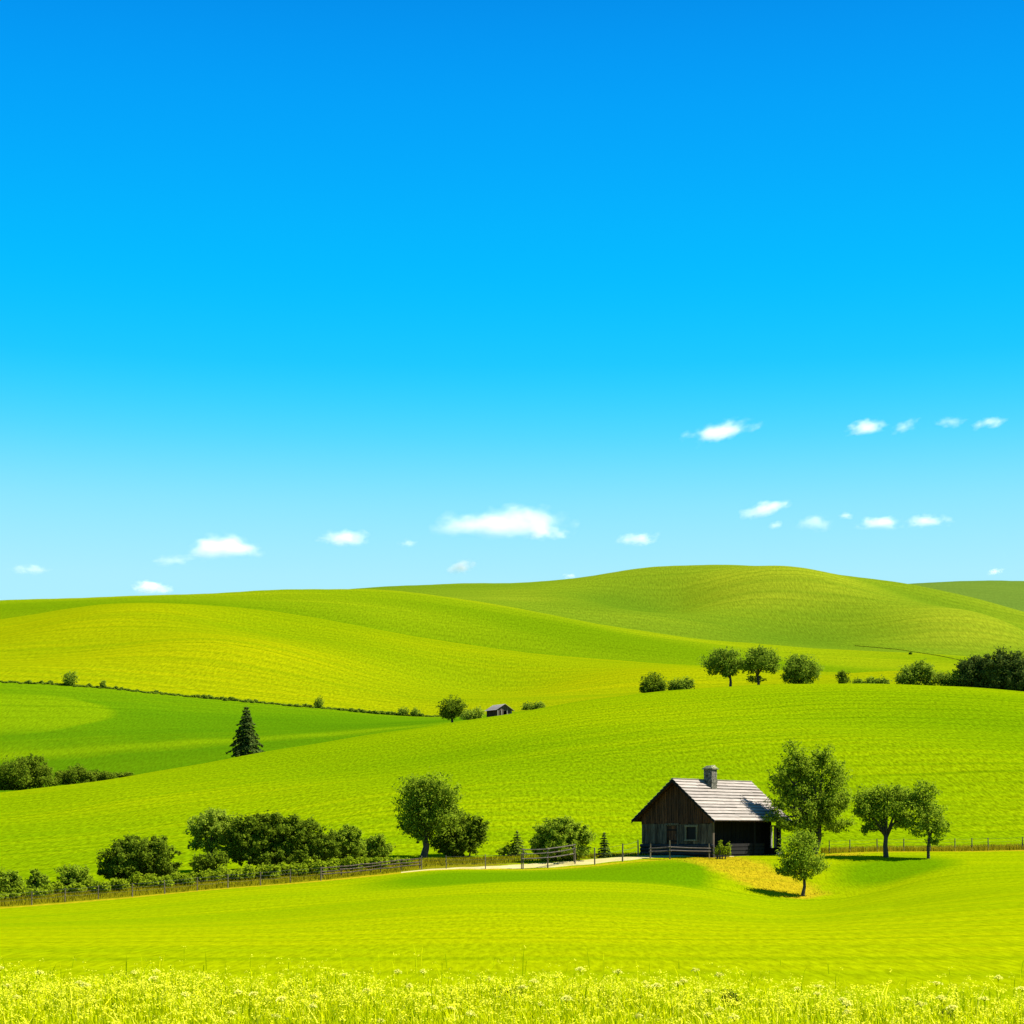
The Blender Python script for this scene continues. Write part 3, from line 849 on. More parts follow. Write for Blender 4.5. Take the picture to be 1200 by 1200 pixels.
    for q in range(5):
        mb.box(-0.005, 0.05, -0.08 + q * 0.182, -0.08 + q * 0.182 + 0.174, 0.80, 2.14)
    door = mb.build('door', M['old_wood'], root)
    for z in (1.0, 1.8):
        mb = MB(); mb.box(-0.05, -0.006, -0.06, 0.82, z, z + 0.1); mb.build('hinge_batten', M['dark_wood'], door)
    mb = MB(); mb.tube([(-0.07, 0.05, 1.4), (-0.07, 0.05, 1.55)], [0.018, 0.018], 6); mb.build('handle', M['wire'], door)
    mb = MB()
    mb.box(-0.10, 0.03, -0.20, -0.09, 0.8, 2.22); mb.box(-0.10, 0.03, 0.84, 0.95, 0.8, 2.22); mb.box(-0.11, 0.03, -0.24, 0.99, 2.222, 2.33)
    mb.build('door_frame', M['grey_wood'], root)
    # window
    win = MB()
    win.box(-0.12, 0.02, -1.82, -1.72, 1.16, 2.08); win.box(-0.12, 0.02, -0.88, -0.76, 1.16, 2.08)
    win.box(-0.13, 0.02, -1.86, -0.72, 2.082, 2.19); win.box(-0.15, 0.02, -1.86, -0.72, 1.06, 1.158)
    wo = win.build('window', M['post_wood'], root)
    mb = MB(); mb.box(0.0, 0.03, -1.72, -0.88, 1.16, 2.08); mb.build('pane', M['glass'], wo)
    # roof: two slopes of overlapping weathered board courses
    X0, X1 = -0.62, LEN + 0.62
    core = MB()
    for s in (-1, 1):
        a = [(X0 + 0.05, 0, RIDGE_Z - 0.09), (X1 - 0.05, 0, RIDGE_Z - 0.09), (X1 - 0.05, s * (EAVE_Y - 0.05), EAVE_Z - 0.07), (X0 + 0.05, s * (EAVE_Y - 0.05), EAVE_Z - 0.07)]
        b = [(x, y, z + 0.05) for x, y, z in a]
        core.hexa(a + b if s < 0 else a[::-1] + b[::-1])
    roof = core.build('roof', M['old_wood'], root)
    cr = MB()
    nc = 13
    for s in (-1, 1):
        for c in range(nc):
            ya, yb = EAVE_Y * (c + 0.02) / nc, EAVE_Y * (c + 0.95) / nc + (0.04 if c == nc - 1 else 0)
            x = X0
            while x < X1 - 0.05:
                w = rnd.uniform(2.2, 4.8)
                xe = min(x + w, X1)
                j = rnd.uniform(-0.02, 0.03); lift = rnd.uniform(0, 0.018)
                za, zb_ = RIDGE_Z - ya * slope - 0.02, RIDGE_Z - (yb + j) * slope + 0.035 + lift
                pts = [(x, s * ya, za), (xe - 0.012, s * ya, za), (xe - 0.012, s * (yb + j), zb_), (x, s * (yb + j), zb_)]
                up = [(px, py, pz + 0.032) for px, py, pz in pts]
                cr.hexa(pts + up if s < 0 else pts[::-1] + up[::-1])
                x = xe
    cr.build('roof_boards', M['shingle'], roof)
    mb = MB(); mb.box(X0, X1, -0.10, 0.10, RIDGE_Z + 0.01, RIDGE_Z + 0.05); mb.build('ridge_board', M['shingle'], roof)
    for s in (-1, 1):
        for xx in (X0 + 0.01, X1 - 0.05):
            mb = MB()
            mb.hexa([(xx, s * 0.0, RIDGE_Z - 0.24), (xx + 0.04, s * 0.0, RIDGE_Z - 0.24), (xx + 0.04, s * EAVE_Y, EAVE_Z - 0.18), (xx, s * EAVE_Y, EAVE_Z - 0.18),
                     (xx, s * 0.0, RIDGE_Z - 0.02), (xx + 0.04, s * 0.0, RIDGE_Z - 0.02), (xx + 0.04, s * EAVE_Y, EAVE_Z + 0.02), (xx, s * EAVE_Y, EAVE_Z + 0.02)])
            mb.build('barge_board', M['dark_wood'], roof)
    # stone chimney on the porch slope near the ridge
    ch = MB()
    cx, cy, hw = 3.62, -0.5, 0.36
    for q in range(7):
        z = 4.6 + q * 0.245
        e = rnd.uniform(-0.025, 0.03)
        ch.box(cx - hw - e, cx + hw + e, cy - hw - e, cy + hw + e, z, z + 0.243)
    chim = ch.build('chimney', M['stone'], root)
    cp = MB()
    cp.box(cx - 0.45, cx + 0.45, cy - 0.45, cy + 0.45, 6.318, 6.40)
    cp.hexa([(cx - .40, cy - .40, 6.403), (cx + .40, cy - .40, 6.403), (cx + .40, cy + .40, 6.403), (cx - .40, cy + .40, 6.403),
             (cx - .22, cy - .22, 6.60), (cx + .25, cy - .22, 6.64), (cx + .25, cy + .22, 6.62), (cx - .22, cy + .22, 6.58)])
    cp.build('chimney_cap', M['stone_cap'], chim)
    return root
house = farmhouse()

# ------------------------------------------------------------------ far barn on the brow of the hill
def barn():
    D0 = 304.0
    base = Vector(((585 - CX) / FPX * D0, D0, 0)); base.z = gz(base.x, base.y)
    root = empty('barn', base, R_(-52))                          # local +x = ridge, pointing away; local -x end faces right front
    tag(root, 'small weathered barn with a pale roof on the brow of the hill', 'barn')
    root.rotation_euler.z = R_(122)
    rnd = random.Random(3)
    HW, LN, EZ, RZ = 1.55, 3.4, 1.05, 2.15
    root.location.z -= 0.05
    for s in (-1, 1):
        mb = MB()
        for i in range(10):
            x0 = -LN / 2 + LN * i / 10
            mb.box(x0 + .01, x0 + LN / 10 - .01, s * HW - 0.05 - rnd.uniform(0, .02), s * HW + 0.05, -0.5, EZ + 0.1)
        mb.build('wall', M['old_wood'], root)
    for xx, nm in ((-LN / 2, 'gable'), (LN / 2, 'gable')):
        mb = MB()
        for i in range(9):
            y0 = -HW + 2 * HW * i / 9
            if xx < 0 and i in (3, 4, 6): z0 = EZ * 0.95
            else: z0 = -0.5
            zt = lambda y: RZ - abs(y) * (RZ - EZ) / (HW + 0.3) - 0.06
            a, b = y0 + .004, y0 + 2 * HW / 9 - .004
            mb.hexa([(xx - .04, a, z0), (xx + .04, a, z0), (xx + .04, b, z0), (xx - .04, b, z0), (xx - .04, a, zt(a)), (xx + .04, a, zt(a)), (xx + .04, b, zt(b)), (xx - .04, b, zt(b))])
        mb.build(nm, M['grey_wood'], root)
    for y in (-1.4, -0.55, 0.65, 1.4):
        mb = MB(); mb.box(-LN / 2 - .12, -LN / 2 - .045, y - .06, y + .06, -0.4, 1.15)
        mb.build('door_post', M['pale_wood'], root)
    mb = MB()
    for s in (-1, 1):
        for c in range(5):
            ya, yb = (HW + .35) * c / 5, (HW + .35) * (c + 1.08) / 5
            sl = (RZ - EZ) / (HW + 0.3)
            p = [(-LN / 2 - .35, s * ya, RZ - ya * sl), (LN / 2 + .35, s * ya, RZ - ya * sl), (LN / 2 + .35, s * yb, RZ - yb * sl + .03), (-LN / 2 - .35, s * yb, RZ - yb * sl + .03)]
            u = [(a, b, c_ + .04) for a, b, c_ in p]
            mb.hexa(p + u if s < 0 else p[::-1] + u[::-1])
    mb.build('roof', M['shingle'], root)
barn()

# ------------------------------------------------------------------ trees and bushes near the farmhouse
NEAR = lambda x: (float(D_R(x)) + 2.0, float(D_R(x)) + 40.0)
plant('broadleaf_tree', 'tall leafy tree overhanging the end of the farmhouse roof', 'tree', 955, 1003, 127.0,
      [(948, 930, 24, 30), (918, 906, 15, 11), (932, 888, 12, 17), (965, 890, 13, 16), (945, 902, 15, 22), (980, 908, 14, 16), (988, 938, 12, 13), (972, 935, 18, 22), (922, 926, 18, 13), (912, 944, 16, 7, -10), (955, 958, 26, 16), (978, 966, 18, 9), (925, 966, 20, 7, -14), (948, 980, 14, 11), (905, 959, 13, 6, -14)],
      M['leaf_mid'], 7, 0.33, 1.7, 1.5, 0.34, spray=1.7)
plant('broadleaf_tree', 'small round tree with a bare trunk standing alone on the dry bank', 'tree', 941, 1050, (100, 119),
      [(940, 1000, 24, 20), (925, 1012, 16, 12), (956, 1013, 13, 11), (942, 985, 15, 11), (918, 1021, 9, 5), (938, 1022, 18, 8)],
      M['leaf_mid'], 4, 0.34, 1.7, 1.25, 0.32, spray=1.2)
plant('broadleaf_tree', 'spreading tree with forked trunk in front of the wire fence', 'tree', 1038, 1004.5, (108, 128),
      [(1035, 945, 28, 20), (1014, 938, 14, 16), (1058, 937, 16, 13), (1023, 965, 13, 9), (1058, 960, 14, 12), (1008, 951, 10, 7), (1040, 930, 20, 9), (1014, 973, 5, 5)],
      M['leaf_mid'], 6, 0.36, 1.7, 1.6, 0.32, spray=1.1)
plant('broadleaf_tree', 'slim upright tree with a thin trunk next to the forked tree', 'tree', 1088, 1006, (108, 127),
      [(1082, 927, 15, 11), (1086, 950, 18, 15), (1079, 967, 17, 12), (1100, 968, 11, 13), (1095, 985, 9, 6), (1074, 940, 9, 10)],
      M['leaf_mid'], 3.6, 0.34, 1.7, 1.5, 0.32, spray=1.1)
plant('broadleaf_tree', 'tall rounded tree with a stout dark trunk above the track', 'tree', 497, 1005, NEAR(497),
      [(500, 938, 30, 24), (482, 930, 17, 18), (520, 931, 18, 18), (485, 955, 20, 20), (512, 960, 25, 20), (502, 920, 18, 10), (478, 968, 12, 8), (494, 980, 14, 7), (530, 950, 12, 12)],
      M['leaf_mid'], 8, 0.3, 1.7, 1.5, 0.33, spray=1.3)
plant('bush', 'large dark dense bush touching the tall rounded tree', 'bush', 540, 1004, NEAR(540), [(543, 976, 25, 20), (530, 985, 20, 16), (556, 972, 13, 15), (538, 992, 24, 11)], M['leaf_dark'], 0, 0.3, 1.9, 2.6)
plant('bush', 'low pale weedy bush at the foot of the small pale conifer', 'bush', 597, 1003, NEAR(597), [(598, 996, 9, 7), (588, 998, 6, 4)], M['leaf_weed'], 0, 0.3, 1.6, 2)
conifer('spruce', 'small pale green conifer beside the wide round shrub', 606, 1003, NEAR(606), 26, 31, M['needle_pale'], 9, 1.4, 1.0)
plant('bush', 'wide round shrub with a sunlit top behind the rail fence', 'bush', 657, 1008.5, NEAR(657), [(657, 985, 29, 20), (640, 990, 17, 18), (676, 986, 18, 20), (655, 970, 20, 12), (656, 998, 31, 10)], M['leaf_mid'], 0, 0.3, 1.8, 2.4)
conifer('spruce', 'small dark conifer between the round shrub and the farmhouse', 708, 1005, NEAR(708), 20, 31, M['needle'], 10, 1.3, 1.1)
plant('bush', 'spindly pale weeds growing against the farmhouse corner', 'weeds', 843, 1004, 120.3, [(839, 998, 3, 5), (844, 993, 3, 9), (849, 997, 4, 6), (854, 995, 3, 8)], M['leaf_weed'], 0, 0.3, 1.1, 0.4, 0.35)
# left hedge
plant('bush', 'broad rounded dark bush standing by itself along the hedge', 'bush', 163, 1033, NEAR(163), [(163, 1005, 34, 22), (163, 1020, 38, 13), (140, 1010, 22, 18), (190, 1006, 19, 20), (178, 990, 18, 11), (150, 993, 15, 11), (130, 1018, 14, 11), (196, 1018, 13, 11)], M['leaf_dark'], 0, 0.3, 1.9, 2.6)
plant('broadleaf_tree', 'pale thin-leaved tree with pale limbs at the end of the dark thicket', 'tree', 250, 1020, NEAR(250), [(250, 965, 24, 14), (233, 972, 13, 14), (262, 978, 15, 18), (246, 985, 18, 12), (228, 990, 8, 6), (250, 957, 15, 8)], M['leaf_pale'], 4.5, 0.35, 1.7, 2.0)
plant('bush', 'small dark bush under the pale thin-leaved tree', 'bush', 238, 1024, NEAR(238), [(236, 1012, 13, 11), (254, 1008, 14, 10)], M['leaf_dark'], 0, 0.3, 1.7, 2.6)
plant('broadleaf_tree', 'dark tree at the pale tree side of the thicket', 'tree', 292, 1020, NEAR(292), [(294, 980, 24, 24), (280, 992, 18, 18), (304, 968, 17, 12), (290, 1002, 24, 12), (312, 1006, 22, 12), (300, 985, 24, 20)], M['leaf_dark'], 5, 0.3, 1.9, 2.6)
plant('broadleaf_tree', 'dark tree in the middle of the thicket', 'tree', 328, 1018, NEAR(328), [(328, 975, 24, 20), (318, 990, 22, 18), (338, 990, 22, 20), (325, 964, 14, 9), (328, 1003, 26, 11), (346, 1002, 22, 12), (345, 972, 18, 14)], M['leaf_dark'], 5, 0.3, 1.9, 2.6)
plant('broadleaf_tree', 'dark tree at the far end of the thicket by the mid green bushes', 'tree', 360, 1015, NEAR(360), [(358, 975, 20, 16), (368, 990, 18, 18), (352, 996, 22, 14), (378, 997, 14, 12), (366, 1003, 26, 11), (388, 990, 16, 14)], M['leaf_dark'], 5, 0.3, 1.9, 2.6)
plant('bush', 'mid green loose bush beside the dark thicket', 'bush', 402, 1011, NEAR(402), [(402, 989, 20, 17), (390, 995, 14, 14), (410, 978, 11, 10), (418, 996, 12, 11)], M['leaf_mid'], 0, 0.3, 1.8, 2.2)
plant('bush', 'last rounded bush of the hedge before the open grass gap', 'bush', 440, 1009, NEAR(440), [(440, 993, 16, 13), (450, 998, 10, 9), (428, 997, 12, 10), (443, 984, 9, 7)], M['leaf_mid'], 0, 0.3, 1.8, 2.3)
plant('bush', 'dark bush cut by the edge of the view at the hedge start', 'bush', 8, 1048, NEAR(8), [(8, 1034, 17, 12), (-6, 1034, 14, 13), (15, 1028, 8, 7), (6, 1042, 20, 7)], M['leaf_mid'], 0, 0.3, 1.8, 2.3)
plant('bush', 'small pointed bush second along the hedge', 'bush', 43, 1047, NEAR(43), [(43, 1036, 13, 10), (41, 1025, 6, 7), (50, 1034, 8, 8), (43, 1042, 14, 6)], M['leaf_mid'], 0, 0.3, 1.7, 2.2)
plant('bush', 'leaning mid green bush in front of the broad dark bush', 'bush', 86, 1041, NEAR(86), [(84, 1023, 17, 9), (95, 1029, 12, 8), (78, 1030, 10, 8), (86, 1036, 22, 6), (104, 1034, 8, 6)], M['leaf_mid'], 0, 0.3, 1.7, 2.3)
# rambling undergrowth in front of the hedge
ug = []
for x in np.arange(-24, 478, 6.0):
    y = float(np.interp(x, [-24, 58, 130, 200, 235, 300, 360, 420, 478], [1052, 1045, 1039, 1034, 1030, 1025, 1021, 1014, 1009]))
    ug.append((x + random.uniform(-3, 3), y + random.uniform(-2, 2)))
rng = np.random.default_rng(77)
VV, FF, nn = [], [], 0
for (x, y) in ug:
    b = hit(x, y + 4, D_R(x) + 3.2, D_R(x) + 30)
    k = b.y / FPX
    hh = float(np.interp(x, [-24, 58, 100, 180, 215, 260, 330, 400, 478], [4, 6, 6, 8, 5, 8, 9, 8, 5])) * random.uniform(0.7, 1.25)
    V, F = foliage([(0, 0, hh * k * 0.8, 7 * k, 6 * k, hh * k)], 1.5 * k, 320, rng, 0.3)
    V[:, 2] = np.maximum(V[:, 2], 0.02)
    VV.append(V + np.array(b)); FF.append(F + nn); nn += len(V)
tag(mesh_np('undergrowth', np.concatenate(VV), np.concatenate(FF), M['leaf_weed']), 'rambling light green undergrowth along the foot of the hedge', 'undergrowth', None, 'stuff')

# ------------------------------------------------------------------ trees along the brow of the near hill and beyond
CR = lambda x, a=0.0: float(D_C(x)) + a
def crest(x, a=0.0): return CR(x, a)
plant('round_tree', 'dark round tree with a short trunk next to a low bush on the brow', 'tree', 765, 816, crest(765, 2), [(765, 803, 14, 13), (758, 807, 8, 8), (773, 806, 7, 9)], M['leaf_dark'], 3, 0.25, 1.4, 3.0, 0.34)
plant('bush', 'low bush next to the dark round tree on the brow', 'bush', 799, 813, crest(799, 2), [(799, 805, 13, 9), (790, 804, 7, 7), (806, 802, 7, 7)], M['leaf_far'], 0, 0.3, 1.4, 2.6, 0.34)
plant('umbrella_tree', 'umbrella crowned tree with a bare trunk, nearer the low bush, on the brow', 'tree', 856, 809, crest(856, 1), [(848, 774, 22, 11), (836, 782, 11, 8), (861, 780, 10, 9), (851, 786, 12, 7), (848, 767, 15, 6)], M['leaf_far'], 3.2, 0.36, 1.4, 2.4, 0.34)
plant('umbrella_tree', 'umbrella crowned tree with foliage hanging round its trunk on the brow', 'tree', 889, 807, crest(889, 1), [(890, 774, 21, 13), (878, 780, 10, 9), (903, 777, 10, 11), (886, 795, 11, 4), (890, 765, 14, 6)], M['leaf_far'], 3.2, 0.36, 1.4, 2.4, 0.34)
plant('round_tree', 'round bushy tree with foliage down to the grass on the brow', 'tree', 937, 805, crest(937, 2), [(938, 787, 20, 16), (928, 790, 11, 12), (950, 789, 9, 12), (935, 775, 12, 8)], M['leaf_far'], 3, 0.25, 1.4, 2.8, 0.34)
plant('bush', 'tiny dark bush in the gap between the umbrella trees and the round bushy tree', 'bush', 908, 805, crest(908, 1), [(908, 804, 2, 1.8)], M['leaf_dark'], 0, .3, .9, 5, .5, parts=False)
plant('bush', 'small dark rounded bush standing clear on the brow', 'bush', 988, 804, crest(988, 2), [(988, 795, 8, 8), (987, 790, 4, 4)], M['leaf_dark'], 0, 0.3, 1.3, 3.0, 0.36)
for x, w, h, lab in ((1006, 6, 4, 'lowest scrub clump nearest the small dark rounded bush on the brow'), (1022, 8, 5, 'middle scrub clump of the low line on the brow'), (1036, 6, 4.5, 'scrub clump nearest the leafy bushes on the brow')):
    plant('scrub', lab, 'scrub', x, 804, crest(x, 2), [(x, 800, w, h), (x, 802, w * .8, h * .7)], M['leaf_far'], 0, .3, 1.5, 4, .5, group='low scrub on the brow', parts=False)
plant('bush', 'tall pale leafy bush at the open end of the thick row on the brow', 'bush', 1075, 805, crest(1075, 4), [(1072, 792, 17, 12), (1080, 785, 12, 9), (1060, 796, 12, 9), (1092, 795, 11, 10)], M['leaf_far'], 0, .3, 1.4, 2.8, .32)
plant('bush', 'lower leafy bush against the dark wood on the brow', 'bush', 1118, 807, crest(1118, 4), [(1118, 797, 16, 10), (1128, 793, 10, 10), (1107, 798, 9, 8)], M['leaf_far'], 0, .3, 1.4, 2.8, .32)
for x, y, w, h, lab in ((1143, 790, 18, 20, 'dark tree at the edge of the dark wood beside the leafy bushes'), (1166, 788, 19, 22, 'dark tree in the middle of the dark wood'), (1194, 789, 21, 22, 'dark tree where the dark wood leaves the view')):
    plant('wood_tree', lab, 'tree', x, 812, crest(x, 5), [(x, y - 4, w, h * .85), (x - 5, y + 8, w * .95, h * .7), (x + 5, y + 10, w, h * .65), (x, y + 14, w * 1.2, h * .45)], M['leaf_wood'], 4, .25, 1.5, 5.5, .3, group='trees of the dark wood')
plant('round_tree', 'rounded tree standing beside the small barn', 'tree', 530, 843, crest(530, 8), [(530, 830, 14, 12), (524, 834, 9, 8), (537, 830, 8, 11)], M['leaf_dark'], 3, .25, 1.3, 3.0, .34)
plant('bush', 'pale bush between the rounded tree and the small barn', 'bush', 554, 845, crest(554, 1), [(554, 838, 11, 7), (561, 836, 7, 7), (546, 840, 7, 5)], M['leaf_pale'], 0, .3, 1.2, 2.8, .34)
plant('bush', 'lone airy bush past the gable of the small barn', 'bush', 625, 835, crest(625, 3), [(625, 829, 13, 7), (618, 829, 6, 5), (633, 828, 6, 6)], M['leaf_far'], 0, .3, 1.2, 2.4, .34)
conifer('spruce', 'tall dark spruce standing alone in the hollow behind the hill', 289, 888, crest(289, 14), 40, 61, M['needle'], 15, 2.0, 2.6, None, 5, 0.07, 0.35)
for x, y, lobes, lab in (
        (30, 930, [(30, 908, 26, 20), (12, 912, 20, 17), (48, 912, 18, 16), (38, 893, 14, 9), (0, 916, 16, 16)], 'biggest dark round tree behind the left slope crest'.replace(' left', ' grassy')),
        (88, 922, [(86, 910, 16, 12), (76, 913, 12, 11), (100, 912, 12, 10)], 'medium dark bush next to the biggest tree behind the slope'),
        (115, 914, [(113, 910, 11, 7), (126, 910, 9, 5)], 'low dark bush trailing off behind the slope'),
        (140, 911, [(138, 909, 9, 3.5), (150, 908, 6, 3)], 'lowest dark bush ending the group behind the slope')):
    plant('round_tree' if x == 30 else 'bush', lab, 'tree' if x == 30 else 'bush', x, y, crest(x, 5), lobes, M['leaf_dark'], 4 if x == 30 else 0, .25, 1.5, 2.8, .3)
# hedgerow between the deep green field and the yellow hill
def on_row(x, dd=0.0):
    D = 480.0 + dd
    X = (x - CX) / FPX * D
    return Vector((X, D, gz(X, D)))
for x, w, h, lab in ((83, 8, 9, 'largest round bush on the thin hedgerow'), (121, 3.2, 5, 'tiny bush next to the largest bush on the thin hedgerow'), (374, 5, 7, 'upright small bush midway along the thin hedgerow'),
                     (473, 6, 5, 'low bush near the hedgerow end, away from the rounded tree'), (487, 5.5, 5, 'low bush at the hedgerow end by the rounded tree')):
    b = on_row(x)
    fy = HORIZ - (b.z - CAM_Z) / 480 * FPX
    plant('bush', lab, 'bush', x, 0, 480, [(x, fy - h * .9, w, h), (x - w * .3, fy - h * .6, w * .8, h * .6)], M['leaf_far'], 0, .3, 1.1, 3.2, .36, base=b)
rng = np.random.default_rng(9)
VV, FF, nn = [], [], 0
for x in np.arange(-120, 530, 3.2):
    b = on_row(x + rng.uniform(-1, 1), rng.uniform(-1.5, 1.5))
    k = 480 / FPX
    big = (410 < x < 470) or (235 < x < 300 and rng.uniform() < 0.6) or rng.uniform() < 0.12
    hh = (rng.uniform(1.3, 2.2) if big else rng.uniform(0.35, 1.0)) * k
    V, F = foliage([(0, 0, hh * .7, 2.4 * k, 2 * k, hh)], 0.9 * k, 30, rng, 0.5)
    VV.append(V + np.array(b)); FF.append(F + nn); nn += len(V)
tag(mesh_np('hedge', np.concatenate(VV), np.concatenate(FF), M['leaf_far']), 'thin low hedgerow dividing the deep green field from the yellow hill', 'hedge')
# thin dark hedge line climbing on the far hill
VV, FF, nn = [], [], 0
for x in np.arange(1003, 1136, 1.3):
    y = float(np.interp(x, [1003, 1050, 1100, 1136], [757, 761, 768.5, 776]))
    b = hit(x, y, 880, 1580, 800)
    k = b.y / FPX
    V, F = foliage([(0, 0, .2 * k, 1.2 * k, 1.2 * k, .3 * k)], 0.36 * k, 14, rng, 0.5)
    VV.append(V + np.array(b)); FF.append(F + nn); nn += len(V)
tag(mesh_np('hedge', np.concatenate(VV), np.concatenate(FF), M['leaf_weed']), 'thin green hedge line curving across the far hillside above the dark wood', 'hedge')
b = hit(1067, 767, 880, 1580, 800)
plant('bush', 'tiny dark bush alone below the far hedge line', 'bush', 1067, 767, b.y, [(1067, 766, 1.6, 1.3)], M['leaf_dark'], 0, .3, .8, 8, .5, base=b, parts=False)

# ------------------------------------------------------------------ fences
def post_mesh(mb, p, h, r):
    lean = Vector((random.uniform(-.03, .03) * h, random.uniform(-.03, .03) * h, h))
    q = Vector(p)
    mb.tube([tuple(q - Vector((0, 0, .3))), tuple(q + lean * .5), tuple(q + lean)], [r * 1.1, r, r * .85], 7, .2)
    return q + lean

def fence(label, posts, rails, wire, mat_post, mat_rail, r=0.034, off_d=0.0, rail_r=0.036):
    """posts: (photo x, height px, metres beyond the track edge)"""
    pts = []
    for (x, hpx, dd) in posts:
        d = float(D_R(x)) + dd
        X = (x - CX) / FPX * d
        pts.append((Vector((X, d, gz(X, d))), hpx * d / FPX))
    root = empty('wire_fence' if wire else 'rail_fence', pts[0][0])
    o = pts[0][0].copy()
    tag(root, label, 'fence')
    for p, h in pts:
        mb = MB(); post_mesh(mb, p - o, h, r); mb.build('post', mat_post, root)
    for f in rails:
        if wire:
            mb = MB()
            for (p0, h0), (p1, h1) in zip(pts, pts[1:]):
                a, b = p0 - o + Vector((0, -.06, h0 * f)), p1 - o + Vector((0, -.06, h1 * f))
                mid = (a + b) / 2 - Vector((0, 0, .04))
                mb.tube([tuple(a), tuple(mid), tuple(b)], [.007] * 3, 4)
            mb.build('wire', mat_rail, root)
        else:
            for (p0, h0), (p1, h1) in zip(pts, pts[1:]):
                mb = MB()
                a, b = p0 - o + Vector((0, -r - .03, h0 * f + random.uniform(-.03, .03))), p1 - o + Vector((0, -r - .03, h1 * f + random.uniform(-.03, .03)))
                dv = (b - a).normalized() * .12
                mb.tube([tuple(a - dv), tuple((a + b) / 2 + Vector((0, 0, -.02))), tuple(b + dv)], [rail_r, rail_r * 1.1, rail_r * .9], 6, .2)
                mb.build('rail', mat_rail, root)
    return root
fence('long wire fence on thin posts along the dry verge below the hedge', [(x, 16, 0.9 + 0.3 * math.sin(x)) for x in (-60, -18, 37, 76, 115, 155, 193, 231, 267, 305, 340, 376)], (0.45, 0.7, 0.95), True, M['post_wood'], M['wire'])
fence('low shaded rail fence under the mid green bushes', [(x, 13, 2.6) for x in (378, 400, 423, 446, 470, 492)], (0.35, 0.62, 0.9), False, M['grey_wood'], M['grey_wood'], rail_r=.034)
fence('short wire fence beside the track under the dark bush', [(494, 16, 1.6), (523, 16, 0.6), (569, 17, 0.4), (611, 18, 0.3)], (0.4, 0.68, 0.93), True, M['post_wood'], M['wire'])
fence('weathered rail fence in front of the round shrub', [(613, 24, 0.2), (642, 24, 0.3), (673, 22, 1.8)], (0.5, 0.72, 0.94), False, M['post_wood'], M['rail_wood'], r=.05)
fence('wire fence between the round shrub and the farmhouse', [(674, 20, 1.2), (697, 20, 0.0), (729.5, 21, 0.2), (748, 20, 2.3)], (0.35, 0.62, 0.92), True, M['post_wood'], M['wire'], r=.05)
fence('broken rail fence before the farmhouse gable', [(762, 17, 1.0), (785, 22, -0.7), (831, 17, -0.5)], (0.45, 0.66), False, M['post_wood'], M['rail_wood'], r=.05, rail_r=.05)
fence('wire fence with weathered posts along the foot of the hill by the spreading tree', [(x, 15, 4.6) for x in (972, 996, 1028, 1059, 1090, 1119, 1139, 1158, 1198, 1240)], (0.4, 0.7, 0.95), True, M['post_wood'], M['wire'], r=.045)

# ------------------------------------------------------------------ dry verge grass, meadow grass, flowers
def strip_blades(n, xr, tr, h, w, rng, keep=None):
    x = rng.uniform(*xr, n); t = rng.uniform(*tr, n)
    d = D_R(x) + t
    X = (x - CX) / FPX * d
    Z = ground_z(X, d)
    return blades(np.stack([X, d, Z], 1), h * rng.uniform(.5, 1.1, n), np.full(n, w), rng)
rng = np.random.default_rng(21)
V, F, _ = strip_blades(9000, (-120, 480), (0.9, 9), .24, .016, rng)
tag(mesh_np('verge_grass', V, F, M['verge_blade']), 'olive brown dry grass verge under the wire fence', 'grass', None, 'stuff')
V, F, _ = strip_blades(6000, (480, 760), (3.4, 12), .24, .016, rng)
tag(mesh_np('verge_grass', V, F, M['verge_blade']), 'dry grass behind the pale track', 'grass', None, 'stuff')
V, F, _ = strip_blades(6500, (962, 1290), (3.8, 9), .5, .018, rng)
tag(mesh_np('dry_grass', V, F, M['dry_blade']), 'tall straw coloured grass along the wire fence by the spreading tree', 'grass', None, 'stuff')
nb = 26000
xb = rng.uniform(770, 1010, nb); tb = rng.uniform(-17, 2, nb)
db = D_R(xb) + tb; Xb = (xb - CX) / FPX * db
kb = (rng.uniform(size=nb) < dry_mask(Xb, db) ** 1.5 * .22) & ~((np.abs(xb - 845) < 60) & (tb > .8))
V, F, _ = blades(np.stack([Xb, db, ground_z(Xb, db)], 1)[kb], .08 * rng.uniform(.4, 1.3, kb.sum()), np.full(kb.sum(), .016), rng, 1.2)
tag(mesh_np('dry_grass', V, F, M['bank_blade']), 'short straw coloured tufts on the bank below the farmhouse', 'grass', None, 'stuff')
# meadow edge at the bottom
n = 115000
yd = 14 + 16 * rng.uniform(0, 1, n) ** 0.8
X = rng.uniform(-.5, .5, n) * (yd * .78 + 3)
edge = 22.8 + 0.5 * np.sin(X * .8) + 0.4 * np.sin(X * 2.3 + 1) - 0.22 * X + rng.normal(size=n) * .3 + rng.exponential(size=n) ** 2 * .16
cl = np.sin(X * 2.1 + np.sin(yd * 1.7) * 1.3) * np.sin(yd * 2.6 + X)
keep = (yd < edge) & (rng.uniform(size=n) < 0.72 + 0.3 * cl)
X, yd, cl = X[keep], yd[keep], cl[keep]
hgt = (.33 + .09 * cl + .05 * np.sin(X * .55 + 2)) * rng.uniform(.6, 1.3, len(X))
V, F, tip = blades(np.stack([X, yd, ground_z(X, yd)], 1), hgt, np.full(len(X), .0075), rng, .5)
tag(mesh_np('meadow_grass', V, F, M['grass_blade']), 'tall grass of the flowering meadow edge across the bottom', 'grass', None, 'stuff')
sel = rng.uniform(size=len(tip)) < 0.33 * np.clip((yd - 18.5) / 3.0, .14, 1)
tp = tip[sel]
